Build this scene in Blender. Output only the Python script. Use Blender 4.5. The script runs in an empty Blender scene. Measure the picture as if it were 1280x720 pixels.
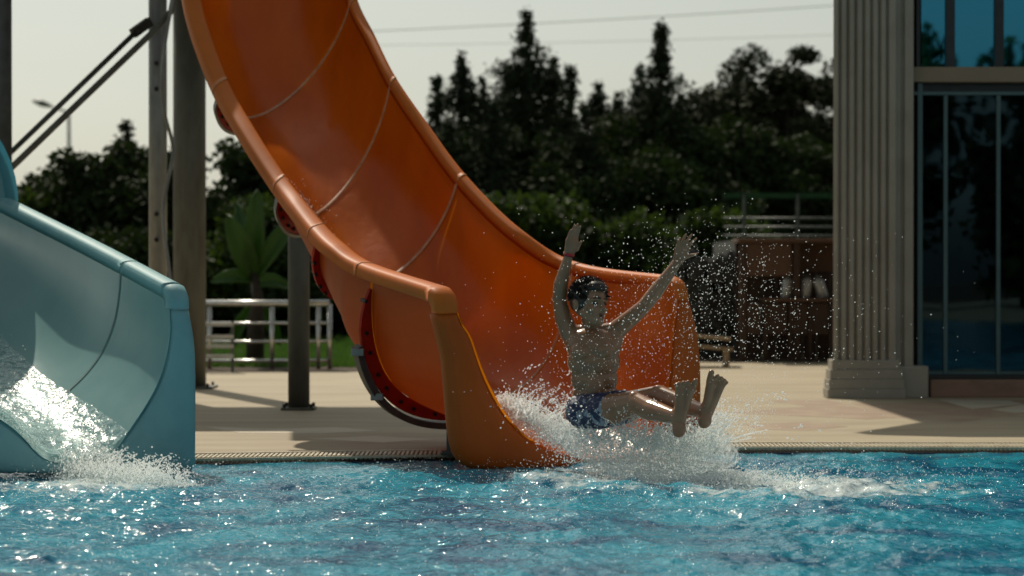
import bpy, bmesh, math, random
import numpy as np
from mathutils import Vector, Matrix, noise as mnoise
PI = math.pi
S = bpy.context.scene
COL = S.collection
R = random.Random(7)
RNG = np.random.default_rng(11)

# ---------------------------------------------------------------- camera, world, sun
HC, FPX, HOR = 1.0, 3022.0, 340.0
PITCH = math.atan((360 - HOR) / FPX)
cam_d = bpy.data.cameras.new("camera"); cam = bpy.data.objects.new("camera", cam_d); COL.objects.link(cam)
cam.location = (0, 0, HC); cam.rotation_euler = (PI / 2 - PITCH, 0, 0)
cam_d.sensor_width = 36.0; cam_d.lens = FPX / 1280 * 36.0; cam_d.clip_start = 0.5; cam_d.clip_end = 900
cam_d.dof.use_dof = True; cam_d.dof.focus_distance = 10.9; cam_d.dof.aperture_fstop = 3.0
S.camera = cam
SUN_EL, SUN_AZ = math.radians(49), math.radians(-22)      # azimuth from +Y, negative = towards -X
w = bpy.data.worlds.new("World"); S.world = w; w.use_nodes = True
nt = w.node_tree; nt.nodes.clear()
sky = nt.nodes.new("ShaderNodeTexSky"); sky.sky_type = 'NISHITA'; sky.sun_disc = False
sky.sun_elevation = SUN_EL; sky.sun_rotation = SUN_AZ
sky.air_density = 1.0; sky.dust_density = 2.2; sky.ozone_density = 1.0; sky.altitude = 0
hs = nt.nodes.new("ShaderNodeHueSaturation"); hs.inputs['Saturation'].default_value = 0.35
bg = nt.nodes.new("ShaderNodeBackground"); bg.inputs['Strength'].default_value = 0.086
wo = nt.nodes.new("ShaderNodeOutputWorld")
nt.links.new(sky.outputs[0], hs.inputs['Color']); mt = nt.nodes.new('ShaderNodeMix'); mt.data_type = 'RGBA'; mt.blend_type = 'MULTIPLY'; mt.inputs['Factor'].default_value = 1; mt.inputs['B'].default_value = (.98, 1.0, .90, 1)
nt.links.new(hs.outputs[0], mt.inputs['A']); nt.links.new(mt.outputs['Result'], bg.inputs[0]); nt.links.new(bg.outputs[0], wo.inputs[0])
sun_d = bpy.data.lights.new("sun", 'SUN'); sun_d.energy = 3.3; sun_d.angle = math.radians(0.5); sun_d.color = (1.0, 0.90, 0.74)
sun = bpy.data.objects.new("sun", sun_d); COL.objects.link(sun); sun.location = (-5, 30, 30)
sdir = Vector((math.sin(SUN_AZ) * math.cos(SUN_EL), math.cos(SUN_AZ) * math.cos(SUN_EL), math.sin(SUN_EL)))
sun.rotation_euler = sdir.to_track_quat('Z', 'Y').to_euler()
vs = S.view_settings; vs.view_transform = 'Standard'; vs.look = 'None'; vs.exposure = 0.0; vs.gamma = 1.0
S.render.engine = 'CYCLES'
cy = S.cycles
cy.use_denoising = True; cy.max_bounces = 14; cy.transparent_max_bounces = 20; cy.caustics_reflective = False; cy.caustics_refractive = False
cy.sample_clamp_indirect = 6.0; cy.sample_clamp_direct = 0.0

# ---------------------------------------------------------------- helpers
CP, SP = math.cos(PITCH), math.sin(PITCH)
def ray(px, py):
    X, V = px - 640.0, 360.0 - py
    return Vector((X, FPX * CP + V * SP, -FPX * SP + V * CP))
def P(px, py, D):
    d = ray(px, py); return Vector((0, 0, HC)) + d * (D / d.y)
def onplane(px, py, p0, n):
    d = ray(px, py); c = Vector((0, 0, HC)); return c + d * ((p0 - c).dot(n) / d.dot(n))
DECK = 0.03
def onz(px, py, z=DECK):
    d = ray(px, py); return Vector((0, 0, HC)) + d * ((z - HC) / d.z)

def tag(o, label=None, cat=None, group=None, kind=None):
    if label: o['label'] = label
    if cat: o['category'] = cat
    if group: o['group'] = group
    if kind: o['kind'] = kind
    return o
def empty(name, loc, label=None, cat=None, group=None):
    o = bpy.data.objects.new(name, None); COL.objects.link(o); o.location = loc; o.empty_display_size = .2
    return tag(o, label, cat, group)
def rootloc(p):
    v = Vector((0, 0, 0))
    while p is not None: v = v + Vector(p.location); p = p.parent
    return v
def mk(name, verts, faces, mat, parent=None, smooth=False, origin=None, mats=None, fmat=None):
    """one mesh object from world coordinates"""
    v = np.asarray(verts, dtype=float).reshape(-1, 3)
    if parent is not None: off = np.array(rootloc(parent))
    elif origin is not None: off = np.array(origin)
    else:
        off = np.array([(v[:, 0].min() + v[:, 0].max()) / 2, (v[:, 1].min() + v[:, 1].max()) / 2, v[:, 2].min()])
    me = bpy.data.meshes.new(name); me.from_pydata((v - off).tolist(), [], faces if isinstance(faces, list) else faces.tolist())
    for m in ([mat] if mats is None else mats): me.materials.append(m)
    if fmat is not None: me.polygons.foreach_set('material_index', np.asarray(fmat, dtype=np.int32))
    if smooth: me.polygons.foreach_set('use_smooth', np.ones(len(me.polygons), dtype=bool))
    me.update()
    o = bpy.data.objects.new(name, me); COL.objects.link(o)
    if parent is not None: o.parent = parent
    else: o.location = off
    return o
class MB:
    def __init__(s): s.v = []; s.f = []
    def add(s, vs_, fs):
        n = len(s.v); s.v += [tuple(p) for p in vs_]; s.f += [[i + n for i in f] for f in fs]; return s
    def box(s, x0, x1, y0, y1, z0, z1, bev=0.0):
        if bev <= 0:
            return s.add([(x0,y0,z0),(x1,y0,z0),(x1,y1,z0),(x0,y1,z0),(x0,y0,z1),(x1,y0,z1),(x1,y1,z1),(x0,y1,z1)],
                  [(0,3,2,1),(4,5,6,7),(0,1,5,4),(1,2,6,5),(2,3,7,6),(3,0,4,7)])
        bm = bmesh.new(); bmesh.ops.create_cube(bm, size=1)
        for q in bm.verts: q.co = Vector(((x0+x1)/2 + q.co.x*(x1-x0), (y0+y1)/2 + q.co.y*(y1-y0), (z0+z1)/2 + q.co.z*(z1-z0)))
        bmesh.ops.bevel(bm, geom=bm.edges[:], offset=bev, segments=2, affect='EDGES', profile=0.5)
        bm.verts.index_update()
        s.add([q.co[:] for q in bm.verts], [[q.index for q in f.verts] for f in bm.faces]); bm.free(); return s
    def tube(s, pts, r, n=10, cap=True, radii=None):
        pts = [Vector(p) for p in pts]; rings = []
        prev = None
        for i, p in enumerate(pts):
            t = (pts[min(i+1, len(pts)-1)] - pts[max(i-1, 0)]).normalized()
            if prev is None:
                a = t.cross(Vector((0, 0, 1))); a = a if a.length > .05 else t.cross(Vector((0, 1, 0))); a.normalize()
            else: a = (prev - t * prev.dot(t)).normalized()
            prev = a; b = t.cross(a)
            rr = radii[i] if radii else r
            rings.append([p + (a * math.cos(2*PI*k/n) + b * math.sin(2*PI*k/n)) * rr for k in range(n)])
        vs_ = [q for rg in rings for q in rg]; fs = []
        for i in range(len(pts)-1):
            for k in range(n): fs.append((i*n+k, i*n+(k+1)%n, (i+1)*n+(k+1)%n, (i+1)*n+k))
        if cap: fs.append(tuple(range(n))[::-1]); fs.append(tuple((len(pts)-1)*n+k for k in range(n)))
        return s.add(vs_, fs)
    def bar(s, p, q, w_, h_, up=(0,0,1)):
        p, q = Vector(p), Vector(q); t = (q-p).normalized(); u = Vector(up); a = t.cross(u).normalized(); u = a.cross(t)
        c = [a*(w_/2)+u*(h_/2), -a*(w_/2)+u*(h_/2), -a*(w_/2)-u*(h_/2), a*(w_/2)-u*(h_/2)]
        return s.add([p+k for k in c]+[q+k for k in c], [(3,2,1,0),(4,5,6,7),(0,1,5,4),(1,2,6,5),(2,3,7,6),(3,0,4,7)])
    def build(s, name, mat, parent=None, smooth=False, **k): return mk(name, s.v, s.f, mat, parent, smooth, **k)
def sheet(name, pts, mat, parent=None, th=0.02, **k):
    """polygon slab: pts (x,y,z) in order, extruded down by th"""
    n = len(pts); v = [tuple(p) for p in pts] + [(p[0], p[1], p[2]-th) for p in pts]
    f = [tuple(range(n)), tuple(range(2*n-1, n-1, -1))] + [(i, i+n, (i+1)%n+n, (i+1)%n) for i in range(n)]
    return mk(name, v, f, mat, parent, **k)
def grid_faces(nu, nv, wrap=False):
    a = np.arange(nu*nv).reshape(nu, nv)
    if wrap: a = np.concatenate([a, a[:, :1]], 1)
    return np.stack([a[:-1, :-1], a[1:, :-1], a[1:, 1:], a[:-1, 1:]], -1).reshape(-1, 4)

# ---------------------------------------------------------------- materials
def material(name, col, rough=0.6, metal=0.0, noise=None, bump=None, spec=0.5, coat=0.0, trans=None, ior=1.5):
    """noise = (scale, colour2, lo, hi, detail[, stretch]) mixes a second colour; bump = (scale, strength, distance)"""
    m = bpy.data.materials.new(name); m.use_nodes = True; t = m.node_tree; b = t.nodes['Principled BSDF']
    b.inputs['Base Color'].default_value = (*col, 1); b.inputs['Roughness'].default_value = rough
    b.inputs['Metallic'].default_value = metal; b.inputs['Specular IOR Level'].default_value = spec; b.inputs['IOR'].default_value = ior
    b.inputs['Coat Weight'].default_value = coat; b.inputs['Coat Roughness'].default_value = .08
    tc = t.nodes.new('ShaderNodeNewGeometry')
    colsock = None
    if noise:
        mp = t.nodes.new('ShaderNodeMapping'); t.links.new(tc.outputs['Position'], mp.inputs[0])
        mp.inputs['Scale'].default_value = noise[5] if len(noise) > 5 else (1, 1, 1)
        nz = t.nodes.new('ShaderNodeTexNoise'); nz.inputs['Scale'].default_value = noise[0]; nz.inputs['Detail'].default_value = noise[4]
        nz.inputs['Roughness'].default_value = .6
        t.links.new(mp.outputs[0], nz.inputs['Vector'])
        mr = t.nodes.new('ShaderNodeMapRange'); mr.inputs['From Min'].default_value = noise[2]; mr.inputs['From Max'].default_value = noise[3]
        t.links.new(nz.outputs['Fac'], mr.inputs['Value'])
        mx = t.nodes.new('ShaderNodeMix'); mx.data_type = 'RGBA'
        mx.inputs['A'].default_value = (*col, 1); mx.inputs['B'].default_value = (*noise[1], 1)
        t.links.new(mr.outputs[0], mx.inputs['Factor']); t.links.new(mx.outputs['Result'], b.inputs['Base Color'])
        colsock = mx.outputs['Result']
    if bump:
        n2 = t.nodes.new('ShaderNodeTexNoise'); n2.inputs['Scale'].default_value = bump[0]; n2.inputs['Detail'].default_value = 4
        t.links.new(tc.outputs['Position'], n2.inputs['Vector'])
        bp = t.nodes.new('ShaderNodeBump'); bp.inputs['Strength'].default_value = bump[1]; bp.inputs['Distance'].default_value = bump[2]
        t.links.new(n2.outputs['Fac'], bp.inputs['Height']); t.links.new(bp.outputs[0], b.inputs['Normal'])
    if trans:
        tr = t.nodes.new('ShaderNodeBsdfTranslucent'); tr.inputs[0].default_value = (*trans[1], 1)
        ms = t.nodes.new('ShaderNodeMixShader'); ms.inputs[0].default_value = trans[0]
        t.links.new(b.outputs[0], ms.inputs[1]); t.links.new(tr.outputs[0], ms.inputs[2])
        t.links.new(ms.outputs[0], t.nodes['Material Output'].inputs[0])
    return m
M = {}
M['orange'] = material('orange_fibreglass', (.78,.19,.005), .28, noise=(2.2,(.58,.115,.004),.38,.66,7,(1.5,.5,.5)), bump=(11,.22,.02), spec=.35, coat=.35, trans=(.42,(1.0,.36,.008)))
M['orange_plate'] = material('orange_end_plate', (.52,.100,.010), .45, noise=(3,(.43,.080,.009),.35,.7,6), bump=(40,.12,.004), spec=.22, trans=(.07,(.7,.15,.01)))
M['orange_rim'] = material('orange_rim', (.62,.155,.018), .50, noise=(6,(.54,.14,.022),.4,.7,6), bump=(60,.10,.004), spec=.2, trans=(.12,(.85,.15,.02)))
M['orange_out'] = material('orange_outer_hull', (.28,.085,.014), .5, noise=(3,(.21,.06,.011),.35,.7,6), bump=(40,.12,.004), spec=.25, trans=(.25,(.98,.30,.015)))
M['orange'].node_tree.nodes['Principled BSDF'].inputs['Coat Roughness'].default_value = .17
M['red'] = material('red_flange', (.50,.022,.008), .45, noise=(12,(.34,.02,.01),.4,.75,5), spec=.15, trans=(.14,(.7,.03,.01)))
M['caulk'] = material('pale_joint_sealant', (.55,.30,.17), .5, noise=(20,(.42,.17,.07),.4,.7,3))
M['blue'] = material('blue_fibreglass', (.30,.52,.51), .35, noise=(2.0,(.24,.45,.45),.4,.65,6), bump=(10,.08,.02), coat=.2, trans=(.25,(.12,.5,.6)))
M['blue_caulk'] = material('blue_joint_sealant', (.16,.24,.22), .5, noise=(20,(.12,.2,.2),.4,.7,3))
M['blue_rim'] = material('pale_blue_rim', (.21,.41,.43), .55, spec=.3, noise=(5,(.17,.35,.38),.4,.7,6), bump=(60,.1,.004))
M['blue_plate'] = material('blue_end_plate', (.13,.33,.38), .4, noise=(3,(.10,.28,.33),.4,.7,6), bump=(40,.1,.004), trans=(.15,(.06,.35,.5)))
M['galv'] = material('galvanised_steel', (.30,.31,.30), .5, .55, noise=(9,(.19,.19,.18),.38,.68,6,(1,1,.35)), bump=(30,.12,.004))
M['galv_dark'] = material('dark_painted_steel', (.10,.11,.105), .5, .3, noise=(9,(.06,.065,.06),.38,.68,6))
M['rust'] = material('weathered_support_steel', (.13,.135,.115), .65, .2, noise=(8,(.085,.08,.065),.4,.65,7,(1,1,.3)), bump=(30,.2,.004))
M['steel'] = material('bright_steel', (.62,.62,.60), .25, .9, noise=(20,(.45,.45,.43),.4,.7,3))
M['bolt'] = material('dark_bolt', (.04,.035,.03), .5, .5, noise=(40,(.02,.02,.02),.4,.7,3))
M['deck'] = material('sandstone_deck', (.40,.335,.225), .75, noise=(1.1,(.32,.26,.17),.42,.62,7,(.5,2.2,1)), bump=(50,.25,.006))
M['deck_pale'] = material('pale_deck_stone', (.52,.47,.36), .7, noise=(3,(.46,.40,.29),.42,.62,7), bump=(50,.2,.005))
M['deck_brown'] = material('brown_deck_stone', (.31,.22,.15), .7, noise=(3,(.37,.28,.19),.42,.62,7), bump=(50,.2,.005))
M['grate'] = material('cream_overflow_grating', (.55,.49,.36), .55, noise=(12,(.42,.36,.25),.42,.68,5))
M['grout'] = material('dark_gutter', (.03,.035,.04), .7, noise=(12,(.05,.05,.05),.4,.7,3))
M['tile_blue'] = material('navy_pool_tile', (.01,.03,.10), .2, noise=(20,(.015,.05,.14),.4,.7,3))
M['floor_tile'] = material('turquoise_pool_floor', (.05,.35,.42), .5, noise=(3,(.04,.28,.36),.4,.7,3))
M['stone'] = material('beige_column_stone', (.32,.30,.25), .8, noise=(4,(.27,.25,.205),.4,.7,8), bump=(45,.25,.005))
M['stone_pink'] = material('pinkish_plinth_stone', (.26,.16,.115), .8, noise=(5,(.19,.12,.085),.42,.68,8,(1,1,2)), bump=(45,.25,.005))
M['render'] = material('cream_render_wall', (.26,.21,.15), .85, noise=(2,(.22,.18,.13),.4,.7,6), bump=(60,.15,.004))
M['frame'] = material('teal_grey_window_frame', (.06,.11,.115), .4, .3, noise=(12,(.07,.13,.14),.4,.7,3))
M['frame_dark'] = material('black_window_frame', (.015,.018,.02), .4, .2, noise=(12,(.025,.028,.03),.4,.7,3))
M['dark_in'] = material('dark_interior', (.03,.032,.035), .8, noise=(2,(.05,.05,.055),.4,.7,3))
M['wood'] = material('dark_stained_wood', (.060,.028,.014), .55, noise=(5,(.04,.02,.012),.35,.7,7,(6,6,.5)), bump=(40,.2,.004))
M['wood_mid'] = material('mid_brown_wood', (.12,.06,.032), .6, noise=(5,(.10,.05,.028),.35,.7,7,(.6,6,6)), bump=(40,.2,.004))
M['wood_light'] = material('light_weathered_wood', (.36,.27,.17), .65, noise=(9,(.26,.19,.12),.35,.7,7,(.6,6,6)))
M['canister'] = material('dull_white_metal', (.50,.50,.48), .4, .3, noise=(12,(.36,.36,.35),.4,.7,3))
M['rubble'] = material('grey_rubble_wall', (.075,.075,.068), .9, noise=(14,(.035,.036,.033),.4,.65,8), bump=(20,.9,.03))
M['soil'] = material('dark_soil', (.05,.032,.02), .95, noise=(6,(.09,.06,.035),.4,.7,7), bump=(20,.8,.03))
M['grass'] = material('lawn', (.055,.13,.016), .8, noise=(2,(.035,.09,.012),.4,.65,8), bump=(30,1.0,.05))
M['blade'] = material('grass_blades', (.045,.10,.014), .6, noise=(1.2,(.03,.07,.01),.4,.65,4), trans=(.35,(.08,.18,.02)))
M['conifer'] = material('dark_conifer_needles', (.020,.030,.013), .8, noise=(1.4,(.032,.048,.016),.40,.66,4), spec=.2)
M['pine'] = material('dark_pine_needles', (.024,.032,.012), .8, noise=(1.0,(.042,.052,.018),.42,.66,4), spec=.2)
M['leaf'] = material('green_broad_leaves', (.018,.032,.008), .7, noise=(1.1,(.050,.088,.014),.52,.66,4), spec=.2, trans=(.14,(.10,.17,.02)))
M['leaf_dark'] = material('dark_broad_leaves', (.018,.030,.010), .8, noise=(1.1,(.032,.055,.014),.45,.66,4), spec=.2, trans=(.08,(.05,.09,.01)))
M['banana'] = material('banana_leaf', (.05,.12,.02), .5, noise=(6,(.035,.085,.015),.4,.65,4,(1,1,.5)), trans=(.25,(.14,.30,.03)))
M['bark'] = material('grey_brown_bark', (.06,.045,.032), .9, noise=(7,(.035,.028,.02),.4,.65,7,(1,1,.25)), bump=(18,.8,.03))
M['netting'] = material('green_netting', (.012,.05,.018), .8, noise=(30,(.02,.08,.03),.4,.65,4))
M['rail_grey'] = material('grey_painted_rail', (.12,.13,.12), .5, .2, noise=(12,(.08,.085,.08),.4,.65,4))
M['lamp_grey'] = material('pale_lamp_post', (.28,.28,.27), .5, .2, noise=(5,(.22,.22,.21),.4,.65,4))
M['cable'] = material('grey_cable', (.62,.62,.58), .6, noise=(5,(.55,.55,.5),.4,.65,4))

def glassmat(name, tint, fac, body):
    m = bpy.data.materials.new(name); m.use_nodes = True; t = m.node_tree; b = t.nodes['Principled BSDF']
    g = t.nodes.new('ShaderNodeBsdfGlossy'); g.inputs['Color'].default_value = (*tint, 1); g.inputs['Roughness'].default_value = .015
    geo = t.nodes.new('ShaderNodeNewGeometry'); nz = t.nodes.new('ShaderNodeTexNoise'); nz.inputs['Scale'].default_value = .9
    bp = t.nodes.new('ShaderNodeBump'); bp.inputs['Strength'].default_value = .06; bp.inputs['Distance'].default_value = .05
    t.links.new(geo.outputs['Position'], nz.inputs['Vector']); t.links.new(nz.outputs['Fac'], bp.inputs['Height']); t.links.new(bp.outputs[0], g.inputs['Normal'])
    tr = t.nodes.new('ShaderNodeBsdfTransparent'); tr.inputs[0].default_value = (*body, 1)
    mx = t.nodes.new('ShaderNodeMixShader'); mx.inputs[0].default_value = fac
    t.links.new(tr.outputs[0], mx.inputs[1]); t.links.new(g.outputs[0], mx.inputs[2]); t.links.new(mx.outputs[0], t.nodes['Material Output'].inputs[0])
    t.nodes.remove(b); return m
M['glass_teal'] = glassmat('teal_mirror_glass', (.07,.40,.62), .46, (.05,.16,.20))
M['glass_dark'] = glassmat('dark_tinted_glass', (.14,.26,.34), .13, (.10,.16,.19))

# ---------------------------------------------------------------- ground, deck, pool
EDGE = [(-14, 10.5), (-3.2, 12.38), (-1.6, 12.62), (-.34, 12.89), (.55, 13.09), (1.0, 13.44), (3.0, 13.42), (14, 13.30)]
def edge_y(x):
    return float(np.interp(x, [e[0] for e in EDGE], [e[1] for e in EDGE]))
g = 600
tag(sheet('ground', [(-g, -g, -3), (g, -g, -3), (g, g, -3), (-g, g, -3)], M['soil'], th=.2), kind='structure')
FAR = [(14, 25.9), (2.0, 25.9), (.9, 24.7), (-1.2, 23.5), (-14, 23.1)]
GW = .26                                                   # width of the overflow gutter strip
deck = [(x, y + GW, DECK) for x, y in EDGE] + [(x, y, DECK) for x, y in FAR]
tag(sheet('deck', deck, M['deck'], th=.6), kind='structure')
# lawn: sheet to the horizon, gently uneven
xs = np.concatenate([np.linspace(-300, -16, 20), np.linspace(-14, 14, 50), np.linspace(16, 300, 20)])
ys = np.concatenate([np.linspace(22.0, 60, 50), np.linspace(64, 500, 40)])
X, Y = np.meshgrid(xs, ys, indexing='ij'); Z = .012 + .02*np.sin(X*.7)*np.sin(Y*.4)
far_y = np.interp(xs, [-14, -1.2, .9, 2, 14], [23.1, 23.5, 24.7, 25.9, 25.9])
Z = np.where(Y < far_y[:, None] + .5, 0.0, Z) * 1.0
tag(mk('lawn', np.stack([X, Y, Z], -1).reshape(-1, 3), grid_faces(*X.shape), M['grass'], smooth=True), kind='structure')
# soil strip behind the far deck edge
mb = MB(); pts = list(reversed(FAR)); 
for i in range(len(pts)-1):
    (x0, y0), (x1, y1) = pts[i], pts[i+1]
    mb.add([(x0, y0+.02, DECK+.005), (x1, y1+.02, DECK+.005), (x1, y1+1.1, DECK+.02), (x0, y0+1.1, DECK+.02)], [(0, 1, 2, 3)])
tag(mb.build('flower_bed', M['soil']), kind='structure')
# grass blades on the visible lawn
n = 26000
bx = RNG.uniform(-4.5, 0.2, n); by = 24.2 + RNG.random(n)**1.6 * 14; h = RNG.uniform(.03, .11, n); a = RNG.uniform(0, 2*PI, n)
lean = RNG.normal(0, .04, (n, 2))
V = np.zeros((n, 3, 3)); wq = .012
V[:, 0] = np.stack([bx - wq*np.cos(a), by - wq*np.sin(a), np.full(n, .0)], -1)
V[:, 1] = np.stack([bx + wq*np.cos(a), by + wq*np.sin(a), np.full(n, .0)], -1)
V[:, 2] = np.stack([bx + lean[:, 0], by + lean[:, 1], h + .03], -1)
tag(mk('grass', V.reshape(-1, 3), np.arange(n*3).reshape(-1, 3), M['blade']), 'short green lawn grass beyond the steel railing', 'grass', kind='stuff')
# overflow gutter: base, kerb lip, cross bars (hundreds -> stuff)
def strip(name, o0, o1, z, mat, th=.02, kind='structure', x0=-14, x1=14):
    xs_ = sorted(set([x0, x1] + [e[0] for e in EDGE if x0 < e[0] < x1]))
    a_ = [(x, edge_y(x)+o0, z) for x in xs_]; b_ = [(x, edge_y(x)+o1, z) for x in reversed(xs_)]
    return tag(sheet(name, a_ + b_, mat, th=th), kind=kind)
strip('gutter_bed', .0, GW, DECK-.035, M['grout'], .5)
strip('gutter_kerb', -.02, .0, DECK-.002, M['grate'], .012)
strip('gutter_kerb', GW-.012, GW+.03, DECK+.006, M['grate'], .02)
mb = MB(); x = -5.0
while x < 6.0:
    y = edge_y(x); mb.box(x-.007, x+.007, y+.002, y+GW-.014, DECK-.022, DECK+.002); x += .024
go = mb.build('gutter_grating', M['grate']); tag(go, 'cream ridged overflow grating along the pool edge', 'pool grating', kind='stuff')
# dark waterline wall below the kerb
mb = MB(); xs_ = [e[0] for e in EDGE]
for i in range(len(EDGE)-1):
    (x0, y0), (x1, y1) = EDGE[i], EDGE[i+1]
    mb.add([(x0,y0-.012,-1.4),(x1,y1-.012,-1.4),(x1,y1-.012,DECK-.034),(x0,y0-.012,DECK-.034),(x0,y0+.1,-1.4),(x1,y1+.1,-1.4),(x1,y1+.1,DECK-.04),(x0,y0+.1,DECK-.04)],
           [(0,1,2,3),(7,6,5,4),(3,2,6,7)])
tag(mb.build('pool_wall', M['tile_blue']), kind='structure')
tag(sheet('pool_floor', [(x, y+.05, -1.4) for x, y in EDGE] + [(14, -12, -1.4), (-14, -12, -1.4)], M['floor_tile'], th=.2), kind='structure')
# behind-camera poolside, so that the water and the ground go on
tag(sheet('deck', [(-40, -12, DECK), (40, -12, DECK), (40, -40, DECK), (-40, -40, DECK)], M['deck'], th=.6), kind='structure')

# paving inlay (flat bands of other stone), right of the splash
def band(name, pts, mat, z):
    return tag(sheet(name, [tuple(onz(px, py, z)) for px, py in pts], mat, th=.006), kind='structure')
band('paving_inlay', [(1172, 499), (1262, 501), (1278, 505), (1215, 511)], M['deck_pale'], DECK+.001)
band('paving_inlay', [(1240, 512), (1280, 505.5), (1330, 506), (1330, 512), (1268, 516)], M['deck_pale'], DECK+.001)
band('paving_inlay', [(905, 516), (1000, 520), (1085, 524), (1120, 522), (1058, 505), (1035, 500), (960, 500), (1010, 508)], M['deck_brown'], DECK+.001)
band('paving_inlay', [(930, 531), (1010, 527), (1060, 533), (1010, 538), (950, 537)], M['deck_brown'], DECK+.001)
band('paving_inlay', [(1120, 522), (1200, 528), (1290, 517), (1360, 516), (1360, 500), (1130, 503), (1060, 504)], M['deck_brown'], DECK+.0001)
band('paving_inlay', [(255, 533), (330, 536), (420, 534), (475, 538), (400, 542), (300, 541)], M['deck_pale'], DECK+.001)
band('paving_inlay', [(380, 548), (470, 545), (545, 549), (480, 553)], M['deck_pale'], DECK+.001)

# ---------------------------------------------------------------- water
def water_height(X, Y):
    rng = np.random.default_rng(5)
    Z = np.zeros_like(X)
    wx = X + .10*np.sin(1.7*Y+.5) + .05*np.sin(5.1*Y - 2*X); wy = Y + .10*np.sin(1.9*X) + .05*np.sin(4.3*X + 1.4*Y)
    cal = 1/(1+np.exp(-(edge_y_np(X) - .75 - Y)*4))            # calmer by the pool wall
    near1 = np.exp(-(((X-1.0)/1.2)**2 + ((Y-11.6)/1.1)**2)); near2 = np.exp(-(((X+2.1)/.8)**2 + ((Y-11.2)/1.1)**2))
    act = .50 + .62*cal + .7*near1 + .5*near2
    for k in range(96):
        lam = .055 * (.9/.055)**(rng.random()**1.1)
        th = rng.uniform(0, 2*PI); ph = rng.uniform(0, 2*PI)
        amp = .0044 * lam * (1.05 if lam < .25 else .55)
        q = np.sin((np.cos(th)*wx + np.sin(th)*wy) * 2*PI/lam + ph)
        Z += amp * (q if k % 3 else (1 - np.abs(q))*1.6 - .6)
    Z += .010*near1*np.sin(7*X)*np.sin(6*Y)
    return Z*act - .004
def edge_y_np(X): return np.interp(X, [e[0] for e in EDGE], [e[1] for e in EDGE])
def axis(a, b, n, lo, hi, m): return np.concatenate([np.linspace(lo, a, m, endpoint=False), np.linspace(a, b, n), np.linspace(b, hi, m+1)[1:]])
xs = axis(-3.3, 3.3, 600, -13.9, 13.9, 60)
t_ = np.concatenate([np.linspace(-11.9, 7.3, 60, endpoint=False), np.linspace(7.3, 13.3, 480)])
X, T = np.meshgrid(xs, t_, indexing='ij')
lim = edge_y_np(X) - .014; Y = np.where(T > 7.3, 7.3 + (T-7.3)*(lim-7.3)/6.0, T)
Z = water_height(X, Y)
water = mk('water', np.stack([X, Y, Z], -1).reshape(-1, 3), grid_faces(*X.shape), None, smooth=True, mats=[])
tag(water, kind='structure')
m = bpy.data.materials.new('pool_water'); m.use_nodes = True; t = m.node_tree; b = t.nodes['Principled BSDF']
geo = t.nodes.new('ShaderNodeNewGeometry')
mp = t.nodes.new('ShaderNodeMapping'); mp.inputs['Scale'].default_value = (.8, .8, 1); t.links.new(geo.outputs['Position'], mp.inputs[0])
n1 = t.nodes.new('ShaderNodeTexNoise'); n1.inputs['Scale'].default_value = 1.3; n1.inputs['Detail'].default_value = 5; n1.inputs['Distortion'].default_value = 2.2
t.links.new(mp.outputs[0], n1.inputs['Vector'])
cr = t.nodes.new('ShaderNodeValToRGB'); cr.color_ramp.elements[0].position = .36; cr.color_ramp.elements[0].color = (.007,.095,.185,1)
cr.color_ramp.elements[1].position = .62; cr.color_ramp.elements[1].color = (.024,.29,.40,1)
e = cr.color_ramp.elements.new(.48); e.color = (.016,.20,.30,1)
t.links.new(n1.outputs['Fac'], cr.inputs[0])
# foam: broken white bubbles near the two splashes (aerated water)
sep = t.nodes.new('ShaderNodeSeparateXYZ'); t.links.new(geo.outputs['Position'], sep.inputs[0])
def math_(op, a_, b_=None, clamp=False):
    q = t.nodes.new('ShaderNodeMath'); q.operation = op; q.use_clamp = clamp
    for i, s_ in enumerate((a_, b_)):
        if s_ is None: continue
        if isinstance(s_, (int, float)): q.inputs[i].default_value = s_
        else: t.links.new(s_, q.inputs[i])
    return q.outputs[0]
def blob(cx, cyy, rx, ry):
    dx = math_('DIVIDE', math_('SUBTRACT', sep.outputs[0], cx), rx); dy = math_('DIVIDE', math_('SUBTRACT', sep.outputs[1], cyy), ry)
    return math_('SUBTRACT', 1.0, math_('ADD', math_('MULTIPLY', dx, dx), math_('MULTIPLY', dy, dy)), True)
fb = math_('MAXIMUM', math_('MAXIMUM', blob(.75, 11.9, 1.0, 1.1), blob(1.35, 11.3, 1.0, .8)), blob(-2.0, 11.45, .65, .7))
n2 = t.nodes.new('ShaderNodeTexNoise'); n2.inputs['Scale'].default_value = 7; n2.inputs['Detail'].default_value = 8; n2.inputs['Roughness'].default_value = .75
t.links.new(geo.outputs['Position'], n2.inputs['Vector'])
fm = math_('MULTIPLY', math_('SUBTRACT', math_('ADD', n2.outputs['Fac'], math_('MULTIPLY', fb, .32)), .66), 6.0, True)
fm = math_('MULTIPLY', fm, math_('MULTIPLY', fb, 2.5, True))
mx = t.nodes.new('ShaderNodeMix'); mx.data_type = 'RGBA'; mx.inputs['B'].default_value = (.62,.70,.70,1)
t.links.new(fm, mx.inputs['Factor']); t.links.new(cr.outputs[0], mx.inputs['A']); t.links.new(mx.outputs['Result'], b.inputs['Base Color'])
b.inputs['IOR'].default_value = 1.33; b.inputs['Roughness'].default_value = .06
n3 = t.nodes.new('ShaderNodeTexNoise'); n3.inputs['Scale'].default_value = 26; n3.inputs['Detail'].default_value = 3; t.links.new(geo.outputs['Position'], n3.inputs['Vector'])
bp = t.nodes.new('ShaderNodeBump'); bp.inputs['Strength'].default_value = .85; bp.inputs['Distance'].default_value = .014
t.links.new(n3.outputs['Fac'], bp.inputs['Height']); t.links.new(bp.outputs[0], b.inputs['Normal'])
water.data.materials.append(m); M['water'] = m

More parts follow.
